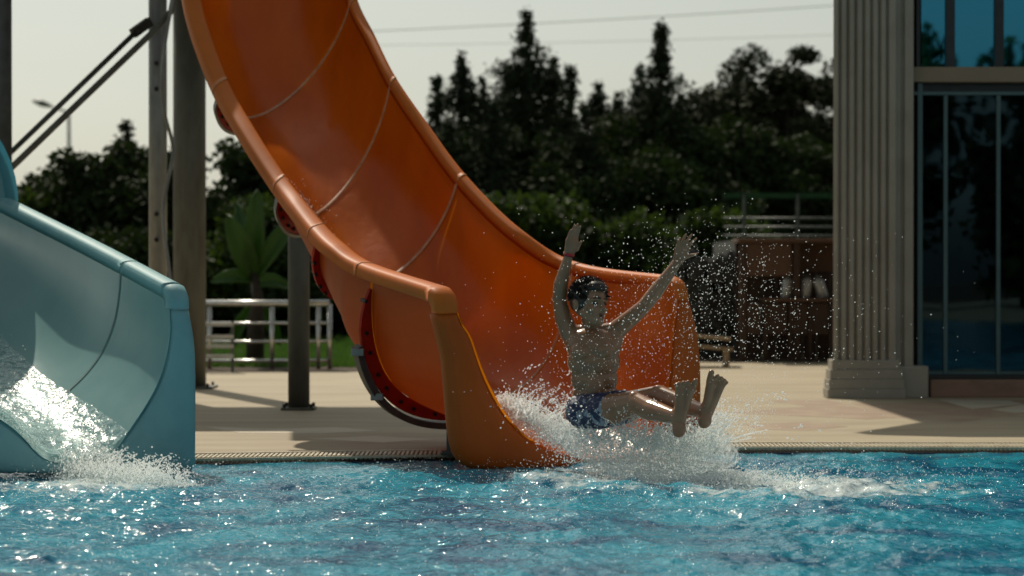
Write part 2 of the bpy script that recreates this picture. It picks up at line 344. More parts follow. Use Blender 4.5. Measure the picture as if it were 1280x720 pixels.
# ---------------------------------------------------------------- water slides
def catmull(arr, v):
    arr = np.asarray(arr, float); n = len(arr); v = min(max(v, 0), n-1-1e-9); i = int(v); f = v-i
    p0 = arr[i-1] if i > 0 else 2*arr[0]-arr[1]; p1 = arr[i]; p2 = arr[min(i+1, n-1)]; p3 = arr[i+2] if i+2 < n else 2*arr[-1]-arr[-2]
    return .5*((2*p1) + (-p0+p2)*f + (2*p0-5*p1+4*p2-p3)*f*f + (-p0+3*p1-3*p2+p3)*f**3)
def resample(pts, n):
    pts = np.asarray(pts, float); d = np.r_[0, np.cumsum(np.linalg.norm(np.diff(pts, axis=0), axis=1))]
    s_ = np.linspace(0, d[-1], n); return np.stack([np.interp(s_, d, pts[:, k]) for k in range(3)], -1)
def smooth_poly(pts, it=2):
    pts = [np.array(p) for p in pts]
    for _ in range(it):
        q = [pts[0]]
        for a_, b_ in zip(pts[:-1], pts[1:]): q += [.75*a_+.25*b_, .25*a_+.75*b_]
        pts = q + [pts[-1]]
    return np.array(pts)
NU = 64
def RIMP(w_, d_=.06):
    return [(-.004, -.06), (-.006, -.02), (-.002, -.004), (.008, .007), (.03, .012), (w_*.5, .014), (w_-.03, .012), (w_-.009, .004), (w_, -.012), (w_, -d_), (w_-.012, -d_-.004), (w_-.016, -.02), (.02, -.012), (.004, -.03)]
class Slide:
    def __init__(s, Ls, Rs, hs_, inner, outer, p=.77, flare=True, ws=(.125, .075), rho=.11):
        s.flare = flare; s.rho = rho; s.ve = 0
        s.L, s.R, s.h, s.p = np.array(Ls), np.array(Rs), np.array(hs_), p
        s.n0 = np.array(Vector(s.R[0]-s.L[0]).cross(Vector((0, 0, 1))).normalized())      # normal of the exit plane, towards the camera side
        if s.n0[1] > 0: s.n0 = -s.n0
        p0, n0 = Vector(s.L[0]), Vector(s.n0)
        s.corr = np.zeros((NU, 3))
        s.I = resample(smooth_poly([s.L[0]] + [onplane(a, b, p0, n0) for a, b in inner] + [s.R[0]]), NU)
        s.corr = s.I - s.std(0); s.ve = rho/((np.linalg.norm(s.L[1]-s.L[0])+np.linalg.norm(s.R[1]-s.R[0]))/2)
        s.I = s.prof(0); r = s.frame(0)[3]
        s.O = resample(smooth_poly([s.I[0]-r*ws[0]] + [onplane(a, b, p0, n0) for a, b in outer] + [s.I[-1]+r*ws[1]], 3), NU)
    def frame(s, v):
        L, R_, h = catmull(s.L, v), catmull(s.R, v), float(catmull(s.h.reshape(-1, 1), v)[0])
        Mm = lambda q: (catmull(s.L, q)+catmull(s.R, q))/2
        ax = Mm(max(v-.15, 0)) - Mm(v+.15); ax /= np.linalg.norm(ax)
        r = (R_-L); wd = np.linalg.norm(r); r = r/wd; n = np.cross(r, ax); n /= np.linalg.norm(n)
        if n[2] < 0: n = -n
        return L, R_, h, r, n, ax, wd
    def std(s, v, out=0.0):
        L, R_, h, r, n, ax, wd = s.frame(v); ph = np.linspace(0, PI, NU)
        c, q = np.cos(ph), np.sin(ph)
        p = s.p + (.98-s.p)*min(max((v-1)/3, 0), 1) if s.flare else s.p
        X = -np.sign(c)*np.abs(c)**p; Z = np.abs(q)**p
        return (L+R_)/2 + np.outer(X, r)*(wd/2+out) - np.outer(Z, n)*(h+out)
    def prof(s, v, out=0.0):
        q = s.std(v, out)
        if v < 1: q = q + s.corr*(1-v)**2*(1+2*v)
        if v < s.ve:
            d = (s.ve-v)/s.ve*s.rho; k = np.arange(NU); wt = np.exp(-(k/4)**2) + np.exp(-((NU-1-k)/4)**2)
            q = q - np.outer(wt, s.frame(v)[4])*(s.rho - math.sqrt(max(s.rho**2-d*d, 0)))
        return q
    def curl(s, side, w_):
        L, R_, h, r, n, ax, wd = s.frame(s.ve); e = s.prof(s.ve)[0 if side < 0 else -1]; o = r*side; rows = []; rho = s.rho
        e1 = s.prof(0)[0 if side < 0 else -1]; end = e - n*rho + ax*rho
        for t in np.linspace(0, 1, 11):
            th = t*PI/2; rd = n*math.cos(th) + ax*math.sin(th); c = e - n*rho + (e1-end)*t
            rows.append([c + rd*(rho+b) + o*a for a, b in RIMP(w_)])
        return np.array(rows)
    def pt(s, v, u):
        q = s.prof(v); i = u*(NU-1); k = int(min(i, NU-2)); return Vector(q[k]*(1-(i-k)) + q[k+1]*(i-k))
    def shell(s, v0, v1, nv, out=0.0):
        return np.array([s.prof(v, out) for v in np.linspace(v0, v1, nv)])
    def rim(s, v0, v1, nv, side, w_, d_=.06):
        rows = []
        for v in np.linspace(v0, v1, nv):
            L, R_, h, r, n, ax, wd = s.frame(v); e = s.prof(v)[0 if side < 0 else -1]
            o = r*side
            rad = .02
            prof = [(-.004, -.06), (-.006, -.02), (-.002, -.004), (.008, .007), (.03, .012), (w_*.5, .014), (w_-.03, .012), (w_-.009, .004), (w_, -.012), (w_, -d_), (w_-.012, -d_-.004), (w_-.016, -.02), (.02, -.012), (.004, -.03)]
            rows.append([e + o*a + n*b for a, b in prof])
        return np.array(rows)

def gridmesh(name, A, mat, parent, smooth=True, wrap=False, cap=False):
    nu, nv = A.shape[:2]; f = grid_faces(nu, nv, wrap).tolist()
    if cap: f += [list(range(nv))[::-1], [(nu-1)*nv+k for k in range(nv)]]
    return mk(name, A.reshape(-1, 3), f, mat, parent, smooth)

# orange slide ----------------------------------------------------
LP = [(573,364,12.25),(469,331,13.1),(432,306,13.4),(405,280,13.65),(380,250,13.9),(356,219,14.15),(318,160,14.5),(284,98,14.85),(252,4,15.25),(242,-85,15.6),(226,-195,16.3),(206,-283,17.0)]
RP = [(848,350,12.9),(716,331,13.9),(640,288,14.15),(573,222,14.5),(527,160,14.8),(488,103,15.05),(461,50,15.35),(438,3,15.65),(421,-70,15.95),(404,-150,16.3),(385,-235,16.8),(366,-300,17.15)]
Ls = [P(*q) for q in LP]; Rs = [P(*q) for q in RP]
inner = [(577,385),(588,415),(600,455),(615,489),(638,527),(668,554),(705,568),(740,573),(785,572),(815,558),(832,520),(838,470),(840,430),(844,400)]
outer = [(553,420),(560,450),(564,502),(567,540),(573,572),(590,588),(640,589),(690,586),(780,586),(840,583),(868,570),(877,540),(879,500),(878,445),(872,405)]
sl = Slide(Ls, Rs, [.93,.80,.69,.60,.60,.58,.57,.57,.56,.56,.56,.50], inner, outer)
orange = empty('orange_water_slide', (.3, 12.9, 0), 'open orange fibreglass slide curving down from the top of the photo to the boy', 'water slide')
LW, RW = .125, .075
secs = [(0, 1), (1, 3), (3, 5), (5, 7), (7, 9), (9, 11)]
for v0, v1 in secs:
    g = .004
    o = gridmesh('chute_section', sl.shell(v0 + (g if v0 else 0), v1 - g, int(24*(v1-v0))+2), M['orange'], orange)
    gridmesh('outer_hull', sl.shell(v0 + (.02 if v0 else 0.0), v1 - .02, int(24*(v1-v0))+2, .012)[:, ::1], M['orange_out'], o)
    for side, w_ in ((-1, LW), (1, RW)):
        A = sl.rim(v0+(.003 if v0 else sl.ve), v1-.003, int(20*(v1-v0))+4, side, w_)
        if v0 == 0:
            # rim narrows and rolls down on to the end plate
            for i in range(len(A)):
                vv = v1*i/(len(A)-1)
                if vv < .35:
                    k = (1-vv/.35); base = A[i, 3].copy()
                    pass
            A = np.concatenate([sl.curl(side, w_)[::-1], A])
        gridmesh('rim', A, M['orange_rim'], o, wrap=True, cap=True)
# end plate: loft between inner and outer outlines, rounded over at both borders
n0 = sl.n0; I, O = sl.I, sl.O
rows = []
for f_, dpt in ((0.0, -.03), (.03, -.008), (.12, .006), (.35, .010), (.65, .010), (.86, .004), (.96, -.012), (1.0, -.035), (1.0, -.07), (.985, -.085)):
    rows.append(I*(1-f_) + O*f_ + n0*dpt)
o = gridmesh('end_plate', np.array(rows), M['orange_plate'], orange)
o.modifiers.new('s', 'SOLIDIFY').thickness = .008
# rolled shoulder joining the left rim with the end plate
# joint flanges (red) with metal band and bolts, on the outside of the hull
def flange(v, u0, u1, wd_, mat, parent, name='joint_flange', band=False):
    th = .012; us = np.linspace(u0, u1, 40); A = []
    L, R_, h, r, n, ax, _ = sl.frame(v); q0 = sl.prof(v, .014); q1 = sl.prof(v, .014+wd_); pr = sl.prof(v)
    for u in us:
        i = u*(NU-1); k = int(min(i, NU-2)); f_ = i-k
        a_ = q0[k]*(1-f_)+q0[k+1]*f_; b_ = q1[k]*(1-f_)+q1[k+1]*f_
        w_ = min(1, (u-u0)/.07+.05, (u1-u)/.07+.05)**.6; b_ = a_ + (b_-a_)*w_
        if band: a_ = b_ + (a_-b_)*(.012/max(np.linalg.norm(a_-b_), .02)); b_ = b_ + (b_-a_)*.5
        tq = th*(1.6 if band else 1)
        A.append([a_-ax*tq, b_-ax*tq, b_+ax*tq, a_+ax*tq])
    return gridmesh(name, np.array(A), mat, parent, smooth=False, wrap=True, cap=True)
for v in (1, 3, 5, 7):
    fl = flange(v, .03, .97 if v in (1, 3) else .62, {1: .075, 3: .05}.get(v, .095), M['red'], orange)
    flange(v, .03, .62, .095, M['galv'], orange, 'metal_band', True) if v > 3 else None
    mb = MB()
    L, R_, h, r, n, ax, _ = sl.frame(v); q = sl.prof(v, .055 if v < 5 else .065); 
    for u in np.arange(.06, .5, .055):
        p = Vector(q[int(u*(NU-1))]); a_ = Vector(ax)
        b = MB(); b.tube([p - a_*.026, p + a_*.026], .011, 6); b.build('bolt', M['bolt'], fl)
    # pale joint line on the inside
    qi = sl.prof(v, -.004); A = np.array([qi - ax*.011, qi*1 + n*.002 , qi + ax*.011])
    gridmesh('joint_seam', A, M['caulk'], orange)
    for side, w_ in ((-1, LW), (1, RW)):
        A = sl.rim(v-.006, v+.006, 2, side, w_+.002); c = A.mean(axis=(0, 1)); 
        gridmesh('joint_seam', A + n*.002, M['caulk'], orange, wrap=True, cap=True)
# metal saddle under the last joint with clips and foot
L, R_, h, r, n, ax, _ = sl.frame(1); q0 = sl.prof(1, .100); q1 = sl.prof(1, .135)
A = []
for u in np.linspace(.13, .62, 40):
    i = u*(NU-1); k = int(i); f_ = i-k; a_ = q0[k]*(1-f_)+q0[k+1]*f_; b_ = q1[k]*(1-f_)+q1[k+1]*f_
    A.append([a_-ax*.03, b_-ax*.03, b_+ax*.03, a_+ax*.03])
saddle = gridmesh('support_saddle', np.array(A), M['galv_dark'], orange, smooth=False, wrap=True, cap=True)
for u in (.15, .27):
    k = int(u*(NU-1)); p = Vector(q0[k])*.5 + Vector(q1[k])*.5
    b = MB(); b.box(p.x-.035, p.x+.035, p.y-.045, p.y+.045, p.z-.02, p.z+.02, .005); b.build('clip', M['galv'], saddle)
foot_p = P(563, 520, 12.85)
b = MB(); b.box(foot_p.x-.02, foot_p.x+.02, foot_p.y-.04, foot_p.y+.04, DECK+.008, foot_p.z+.05, .004)
b.box(foot_p.x-.05, foot_p.x+.04, foot_p.y-.06, foot_p.y+.06, DECK, DECK+.02, .004); b.build('support_foot', M['galv_dark'], saddle)

# water sheet running down the orange chute
def waterfilm(slide, v0, v1, nv, ua, ub, name, label, mat, amp=.012, off=.012, parent=None, full=1.0, seed=1):
    rows = []
    nu_ = 70
    for j, v in enumerate(np.linspace(v0, v1, nv)):
        L, R_, h, r, n, ax, _ = slide.frame(v); q = slide.prof(v); row = []
        u0 = ua(v); u1 = ub(v)
        for k in range(nu_):
            u = u0 + (u1-u0)*k/(nu_-1); i = u*(NU-1); kk = int(min(i, NU-2)); f_ = i-kk
            p = q[kk]*(1-f_)+q[kk+1]*f_; p2 = (p - (slide.L[0]*0))
            ed = min(k, nu_-1-k)/(nu_*.12); ed = min(ed, 1)
            c = (L+R_)/2 - p; c = c/np.linalg.norm(c)
            z = mnoise.noise(Vector(p)*9 + Vector((seed, 0, 0)))*.6 + mnoise.noise(Vector(p)*24)*.4 + .25*mnoise.noise(Vector(p)*60)
            row.append(p + c*(off*ed*full + amp*ed*z - .003*(1-ed)))
        rows.append(row)
    o = gridmesh(name, np.array(rows), mat, None); return tag(o, label, 'running water', kind='stuff')
def waterfilm_mat(name, tint, white, wfac):
    m = bpy.data.materials.new(name); m.use_nodes = True; t = m.node_tree; t.nodes.remove(t.nodes['Principled BSDF'])
    g_ = t.nodes.new('ShaderNodeBsdfGlossy'); g_.inputs['Roughness'].default_value = .06 if wfac < .5 else .22
    tr = t.nodes.new('ShaderNodeBsdfTransparent'); tr.inputs[0].default_value = (*tint, 1)
    df = t.nodes.new('ShaderNodeBsdfDiffuse'); df.inputs[0].default_value = (*white, 1)
    fr = t.nodes.new('ShaderNodeFresnel'); fr.inputs['IOR'].default_value = 1.33
    geo = t.nodes.new('ShaderNodeNewGeometry'); nz = t.nodes.new('ShaderNodeTexNoise'); nz.inputs['Scale'].default_value = 45 if wfac < .5 else 20; nz.inputs['Detail'].default_value = 4
    bp = t.nodes.new('ShaderNodeBump'); bp.inputs['Strength'].default_value = .9; bp.inputs['Distance'].default_value = .02
    t.links.new(geo.outputs['Position'], nz.inputs['Vector']); t.links.new(nz.outputs['Fac'], bp.inputs['Height'])
    t.links.new(bp.outputs[0], g_.inputs['Normal']); t.links.new(bp.outputs[0], fr.inputs['Normal']); t.links.new(bp.outputs[0], df.inputs['Normal'])
    n2 = t.nodes.new('ShaderNodeTexNoise'); n2.inputs['Scale'].default_value = 22; n2.inputs['Detail'].default_value = 6; t.links.new(geo.outputs['Position'], n2.inputs['Vector'])
    mr = t.nodes.new('ShaderNodeMapRange'); mr.inputs['From Min'].default_value = .45 if wfac < .5 else .34; mr.inputs['From Max'].default_value = .7 if wfac < .5 else .6; mr.inputs['To Max'].default_value = wfac
    t.links.new(n2.outputs['Fac'], mr.inputs['Value'])
    m1 = t.nodes.new('ShaderNodeMixShader'); m2 = t.nodes.new('ShaderNodeMixShader')
    t.links.new(mr.outputs[0], m1.inputs[0]); t.links.new(tr.outputs[0], m1.inputs[1]); t.links.new(df.outputs[0], m1.inputs[2])
    mu = t.nodes.new('ShaderNodeMath'); mu.operation = 'MULTIPLY'; mu.inputs[1].default_value = .42 if wfac < .5 else .14; t.links.new(fr.outputs[0], mu.inputs[0]); t.links.new(mu.outputs[0], m2.inputs[0]); t.links.new(m1.outputs[0], m2.inputs[1]); t.links.new(g_.outputs[0], m2.inputs[2])
    t.links.new(m2.outputs[0], t.nodes['Material Output'].inputs[0]); return m
M['film'] = waterfilm_mat('clear_running_water', (.99,.97,.94), (.8,.35,.08), .10)
M['film_white'] = waterfilm_mat('aerated_water', (.86,.96,.97), (.46,.66,.66), .62)
waterfilm(sl, .0, 5.5, 240, lambda v: .28 - .02*v, lambda v: .68 - .05*v, 'slide_water', 'clear rippling water running down the orange chute floor', M['film'])

# blue slide ------------------------------------------------------
rdir = Vector((-1.15, -.52, 0))
BR = [P(214,362,12.1), P(110,307,13.1), P(-4,250,14.2), P(-120,190,15.5), P(-260,30,16.7)]
BL = [P(-95,360,11.55)] + [q + rdir for q in BR[1:]]
b_inner = [(-92,405),(-80,450),(-55,497),(-20,515),(5,526),(28,545),(45,566),(60,577),(95,582),(128,579),(146,562),(160,540),(182,508),(200,475),(210,440),(214,408)]
b_outer = [(-130,430),(-134,480),(-134,540),(-132,580),(-110,592),(0,592),(100,592),(180,592),(235,592),(246.5,588),(247,560),(247,500),(246,430)]
bs = Slide(BL, BR, [.93,.70,.52,.52,.52], b_inner, b_outer, flare=False, ws=(.105, .105), rho=.10)
blue = empty('blue_water_slide', (-2.2, 12.2, 0), 'pale blue open fibreglass slide ending in a flat end plate at the pool edge', 'water slide')
for v0, v1 in ((0, .6), (.6, 2.0)):
    o = gridmesh('chute_section', bs.shell(v0+(.004 if v0 else 0), v1-.004, int(24*(v1-v0))+2), M['blue'], blue)
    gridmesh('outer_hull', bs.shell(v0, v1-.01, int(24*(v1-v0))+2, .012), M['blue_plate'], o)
    for side in (-1, 1):
        A = bs.rim(v0+(.002 if v0 else bs.ve), v1-.002, int(20*(v1-v0))+4, side, .105)
        if v0 == 0: A = np.concatenate([bs.curl(side, .105)[::-1], A])
        gridmesh('rim', A, M['blue_rim'], o, wrap=True, cap=True)
rows = []
for f_, dpt in ((0.0, -.03), (.03, -.008), (.12, .006), (.35, .010), (.65, .010), (.86, .004), (.96, -.012), (1.0, -.035), (1.0, -.07), (.985, -.085)):
    rows.append(bs.I*(1-f_) + bs.O*f_ + bs.n0*dpt)
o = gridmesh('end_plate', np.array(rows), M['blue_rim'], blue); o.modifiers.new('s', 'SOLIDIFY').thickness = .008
L, R_, h, r, n, ax, _ = bs.frame(.6); qi = bs.prof(.6, -.004)
gridmesh('joint_seam', np.array([qi - ax*.008, qi, qi + ax*.008]), M['blue_caulk'], blue)
# closed tube that feeds the blue chute, its rim ring just inside the left edge of the photo
L, R_, h, r, n, ax, wd = bs.frame(2.0); C0 = (L+R_)/2 + n*(-.06)
rad = wd/2 + .06; A = []
for k, (back, rr) in enumerate(((0, rad+.07), (-.0, rad+.0), (.06, rad), (.06, rad+.07), (.9, rad+.02), (2.2, rad+.02))):
    c = C0 - ax*back + np.array([0, 0, .25*max(back-.5, 0)])
    A.append([c + r*rr*math.cos(a_) + n*rr*math.sin(a_) for a_ in np.linspace(0, 2*PI, 48, endpoint=False)])
gridmesh('tube_section', np.array(A), M['blue_plate'], blue, wrap=True)
film_b = waterfilm(bs, .0, 2.0, 110, lambda v: .12, lambda v: .68 - .03*v, 'slide_water', 'white foaming water pouring down the pale blue chute', M['film_white'], amp=.022, off=.035, seed=9)

# ---------------------------------------------------------------- steel posts and braces of the slide tower
def post(name, px, D, w_px, z1, mat, label, cat='post', base=True, bolts=()):
    p = P(px, 340, D); r_ = w_px/2*D/FPX
    e = empty(name, (p.x, p.y, DECK), label, cat)
    mb = MB(); mb.tube([(p.x, p.y, DECK), (p.x, p.y, z1)], r_, 24); mb.build('pole', mat, e, smooth=False)
    e.children[0].data.polygons.foreach_set('use_smooth', [len(f.vertices) == 4 for f in e.children[0].data.polygons])
    if base:
        mb = MB(); mb.box(p.x-r_*1.55, p.x+r_*1.55, p.y-r_*1.55, p.y+r_*1.55, DECK, DECK+.018, .004); mb.build('base_plate', mat, e)
        for sx in (-1, 1):
            for sy in (-1, 1):
                b = MB(); b.tube([(p.x+sx*r_*1.25, p.y+sy*r_*1.25, DECK+.018), (p.x+sx*r_*1.25, p.y+sy*r_*1.25, DECK+.045)], .012, 6); b.build('bolt', M['bolt'], e)
    for bz in bolts:
        q = P(px, bz, D); b = MB(); b.tube([(q.x, q.y-r_-.012, q.z), (q.x, q.y-r_+.02, q.z)], .018, 8); b.build('bolt', M['bolt'], e)
    return e
post('steel_post', 237, 20.2, 41, 3.81, M['rust'], 'thickest grey steel post left of the orange slide, rising out of the photo')
post('steel_post', 197.5, 18.6, 23, 4.4, M['galv'], 'slim grey steel post with dark bolts beside the thickest post', bolts=(80, 112, 268, 300))
post('steel_post', 2, 17.8, 26, 4.4, M['galv_dark'], 'dark steel post at the left edge of the photo')
post('steel_post', 373.5, 17.04, 27, 2.05, M['rust'], 'short round steel post standing under the orange slide hull')
def rod(pts, r_, mat, label, name, cat, fit=None, n=10):
    mb = MB(); mb.tube(pts, r_, n); o = mb.build(name, mat, smooth=True); return tag(o, label, cat)
e = empty('diagonal_brace', P(16, 187, 17.8), 'upper diagonal brace rod with a dark clevis bolted to the slim post', 'brace')
mb = MB(); mb.tube([P(-40, 242, 17.8), P(172, 38, 18.4)], .020, 10); mb.build('rod', M['galv_dark'], e, True)
mb = MB(); mb.bar(P(166, 42, 18.38), P(187, 27, 18.5), .05, .07); mb.build('clevis', M['bolt'], e)
rod([P(-40, 262, 17.6), P(100, 127, 18.0), P(192, 39, 18.3), P(214, 14, 18.35), P(222, -30, 18.4)], .024, M['rust'], 'lower diagonal brace rod running past the slim post to its top', 'diagonal_brace', 'brace')
rod(smooth_poly([P(218, -10, 18.3), P(208, 40, 18.3), P(202, 90, 18.3), P(204, 140, 18.35), P(217, 180, 18.4), P(216, 200, 18.4), P(206, 240, 18.4), P(203, 275, 18.4), P(209, 320, 18.4), P(216, 370, 18.4), P(219, 470, 18.35)], 3), .014, M['galv'], 'thin bent water hose hanging between the slim and thick posts', 'water_hose', 'hose')

# unseen platform added above the posts, shaped to shade the slide and the deck
pl = empty('added_shade_platform', (-2.9, 19, 3.94), 'unseen platform added above the tall grey posts to shade the deck', 'platform')
sheet('shade_platform_deck', [(-4.8, 17.9, 4.0), (-2.62, 17.9, 4.0), (-2.55, 17.08, 4.0), (-1.2, 17.08, 4.0), (-1.2, 20.5, 4.0), (-4.8, 20.5, 4.0)], M['galv'], pl, th=.06)
for x_ in (-4.7, -2.63, -1.3): mb = MB(); mb.box(x_-.05, x_+.05, 17.95, 20.45, 3.82, 3.939); mb.build('beam', M['galv_dark'], pl)
# ---------------------------------------------------------------- railings on the left
r0 = P(258, 466, 23.8); e = empty('steel_railing', (r0.x, 23.9, DECK), 'bright steel railing on the lawn edge behind the short post', 'railing')
D = 23.9
def seg(name, x0, y0, x1, y1, rr, mat=M['steel'], par=e, D=D):
    mb = MB(); mb.tube([P(x0, y0, D), P(x1, y1, D)], rr, 8); return mb.build(name, mat, par, True)
for y_, rr in ((379, .032), (404, .014), (427, .014), (451, .017)): seg('rail', 238, y_, 412, y_, rr)
for x_, rr in ((262, .022), (340, .022), (398, .022), (412, .024)): seg('post', x_, 380, x_, 467, rr)
e2 = empty('slatted_gate', P(275, 455, 22.8), 'low gate of short pale slats beside the thickest post', 'gate')
for y_ in (405.5, 421, 433, 445.5):
    a_, b_ = P(250, y_, 23.3), P(292, y_, 23.3); mb = MB(); mb.bar(a_, b_, .03, .035); mb.build('slat', M['canister'], e2)
for x_ in (251, 290):
    a_ = P(x_, 402, 23.33); mb = MB(); mb.bar((a_.x, a_.y+.04, DECK), (a_.x, a_.y+.04, a_.z), .03, .03, (0, 1, 0)); mb.build('post', M['rail_grey'], e2)

# ---------------------------------------------------------------- building on the right
bld = empty('pool_building', (3.2, 18.5, DECK), 'poolside building with a fluted stone column and tall tinted windows', 'building')
D0 = 18.55; s = D0/FPX
def xat(px, D=D0): return (px-640)/FPX*D
def zat(py, D=D0): return P(640, py, D).z
xL, xR = xat(1042), xat(1121)
def flutes(x0, x1, nf, depth, yf):
    pts = []; pitch = (x1-x0)/nf
    for i in range(nf):
        a_ = x0 + pitch*i
        pts += [(a_, yf+depth*.2), (a_+pitch*.12, yf)] if i else [(a_, yf+.02), (a_+.02, yf)]
        pts += [(a_+pitch*.56, yf), (a_+pitch*.64, yf+depth*.75), (a_+pitch*.78, yf+depth), (a_+pitch*.92, yf+depth*.75)] if i < nf-1 else [(x1-.012, yf), (x1, yf+.015)]
    return pts
fr_ = flutes(xL, xR, 8, .035, D0)
poly = fr_ + [(xR, D0+.30), (xL+.04, D0+.30)]
zt = 5.3; zb = zat(452)
def prism(name, poly, z0, z1, mat, parent, **k):
    n = len(poly); v = [(a_, b_, z0) for a_, b_ in poly] + [(a_, b_, z1) for a_, b_ in poly]
    f = [tuple(range(n))[::-1], tuple(range(n, 2*n))] + [(i, (i+1) % n, (i+1) % n+n, i+n) for i in range(n)]
    return mk(name, v, f, mat, parent, **k)
column = prism('fluted_column', poly, zb-.01, zt, M['stone'], bld)
x2, x3 = xR+.002, xat(1143.5)
prism('pilaster', [(x2, D0+.07), (x2+.035, D0+.07), (x2+.045, D0+.10), (x2+.06, D0+.10), (x2+.07, D0+.07), (x3, D0+.07), (x3, D0+.4), (x2, D0+.4)], DECK, zt, M['stone'], bld)
for k, (y_, e_, hgt) in enumerate(((450, .012, 0), (462, .028, 0), (474, .040, 0), (486, .050, 0))):
    z1 = zat(y_); z0 = zat(y_+12) if k < 3 else DECK
    mb = MB(); mb.box(xL-e_, xR+.012+e_*1.0, D0-e_, D0+.24+k*.001, z0, z1, .006); mb.build('column_base', M['stone'], bld)
mb = MB(); mb.box(xR+.014, xat(1162), D0+.045, D0+.37, DECK, zat(458), .008); mb.build('column_base', M['stone'], bld)
# plinth, window wall
DW = 18.78
zs = zat(474, DW)
mb = MB(); mb.box(xat(1163, DW-.1), 9, DW-.11, DW+.3, DECK, zs, .01); mb.build('plinth', M['stone_pink'], bld)
X1 = 9.0
zta, ztb = zat(103, DW), zat(84, DW)
mb = MB(); mb.box(x3+.001, X1, DW-.04, DW+.10, zta, ztb, .006); mb.build('transom', M['render'], bld)
up = []; 
vx = [1147, 1187, 1248, 1312, 1378, 1445, 1512, 1580, 1650]
for i, px in enumerate(vx):
    mb = MB(); w_ = .042 if i else .03; mb.box(xat(px, DW)-w_*(.75 if i else .5), xat(px, DW)+w_*(.9 if i else .5), DW-.015, DW+.055, ztb+.001, zt-.3, .004); mb.build('mullion', M['frame_dark'], bld)
for i in range(len(vx)-1):
    a_, b_ = xat(vx[i], DW), xat(vx[i+1], DW)
    mb = MB(); mb.box(a_+.03, b_-.026, DW+.02, DW+.028, ztb+.001, zt-.3); mb.build('upper_window_pane', M['glass_teal'], bld)
# lower: large dark panes with teal frames
mb = MB(); mb.box(x3+.001, X1, DW-.02, DW+.05, zs+.001, zs+.035, .004); mb.build('window_sill', M['frame_dark'], bld)
lx = [1150, 1182, 1248, 1316, 1384, 1452, 1520, 1590, 1650]
for i, px in enumerate(lx):
    mb = MB(); w_ = .016 if i else .02; D_ = DW+.02
    mb.box(xat(px, DW)-w_, xat(px, DW)+w_, DW+.0, DW+.05, zs+.036, zta-.1 if i else zta-.001, .004); mb.build('mullion', M['frame'], bld)
mb = MB(); mb.box(x3+.03, X1, DW+.004, DW+.045, zta-.099, zta-.07, .004); mb.build('head_rail', M['frame'], bld)
for i in range(len(lx)-1):
    a_, b_ = xat(lx[i], DW), xat(lx[i+1], DW)
    mb = MB(); mb.box(a_+.018, b_-.018, DW+.022, DW+.03, zs+.06, zta-.1); mb.build('lower_window_pane', M['glass_dark'], bld)
    mb = MB(); mb.box(a_+.018, b_-.018, DW+.005, DW+.045, zs+.036, zs+.059, .003); mb.build('bottom_rail', M['frame'], bld)
# inside: floor, back wall, side wall, a slanting dark beam, furniture shapes
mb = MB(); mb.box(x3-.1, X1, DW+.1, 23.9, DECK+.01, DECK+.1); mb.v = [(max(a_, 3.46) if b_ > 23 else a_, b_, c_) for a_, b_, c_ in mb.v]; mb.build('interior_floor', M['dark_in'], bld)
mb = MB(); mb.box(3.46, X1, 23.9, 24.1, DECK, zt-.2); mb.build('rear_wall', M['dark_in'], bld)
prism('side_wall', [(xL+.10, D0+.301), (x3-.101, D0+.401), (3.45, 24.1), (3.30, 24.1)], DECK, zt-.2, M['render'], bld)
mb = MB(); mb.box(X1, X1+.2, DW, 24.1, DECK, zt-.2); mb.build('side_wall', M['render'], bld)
mb = MB(); mb.bar((x3, 20, zat(105, 20)), (X1, 19.2, zat(150, 19.2)), .3, .25); mb.build('ceiling_beam', M['frame_dark'], bld)
mb = MB(); mb.bar((x3, DW+.1, zta-.0), (X1, DW+.1, zta-.0), .06, .16, (0,0,1)); mb.build('lintel', M['frame_dark'], bld)
# frieze, and an unseen roof outlined to throw the shadow wedge on the deck
mb = MB(); mb.box(xL-.02, X1+.2, D0+.01, DW+.2, zt-.299, zt-.001); mb.build('frieze', M['render'], bld)
H = zt; tn = 1/math.tan(SUN_EL); ux, uy = -math.sin(SUN_AZ)*tn*(H-DECK), -math.cos(SUN_AZ)*tn*(H-DECK)
sh = [onz(1068, 541), onz(1180, 544), onz(1330, 546)]
shadow_roof = [(sh[0].x-ux, sh[0].y-uy), (sh[1].x-ux, sh[1].y-uy), (10, sh[2].y-uy), (10, 25.2)]
for q in (onz(1064, 488), onz(1060, 498), onz(1150, 528)): shadow_roof.append((q.x-ux, q.y-uy))
sheet('shadow_roof', [(a_, b_, zt+.22) for a_, b_ in shadow_roof], M['render'], bld, th=.22)
for (px0, px1, py, D_) in ((1195, 1290, 395, 20.2),):
    pass
tb = empty('dining_table', (3.9, 20.2, DECK+.1), 'dark table standing behind the tinted lower windows', 'table')
mb = MB(); mb.box(3.5, 4.5, 19.8, 20.6, DECK+.80, DECK+.84, .01); mb.build('tabletop', M['wood_mid'], tb)
for a_ in (3.55, 4.45):
    for b_ in (19.85, 20.55): mb = MB(); mb.box(a_-.03, a_+.03, b_-.03, b_+.03, DECK+.1, DECK+.799); mb.build('leg', M['wood_mid'], tb)
hc = empty('parasol_frame', (3.9, 19.3, DECK+.1), 'slanting metal frame leaning behind the tinted lower windows', 'metal frame')
mb = MB(); mb.tube([(3.62, 19.3, DECK+.1), (3.95, 19.3, 1.75)], .02, 8); mb.build('rod', M['rail_grey'], hc, True)
mb = MB(); mb.tube([(4.28, 19.3, DECK+.1), (3.95, 19.3, 1.75)], .02, 8); mb.build('rod', M['rail_grey'], hc, True)

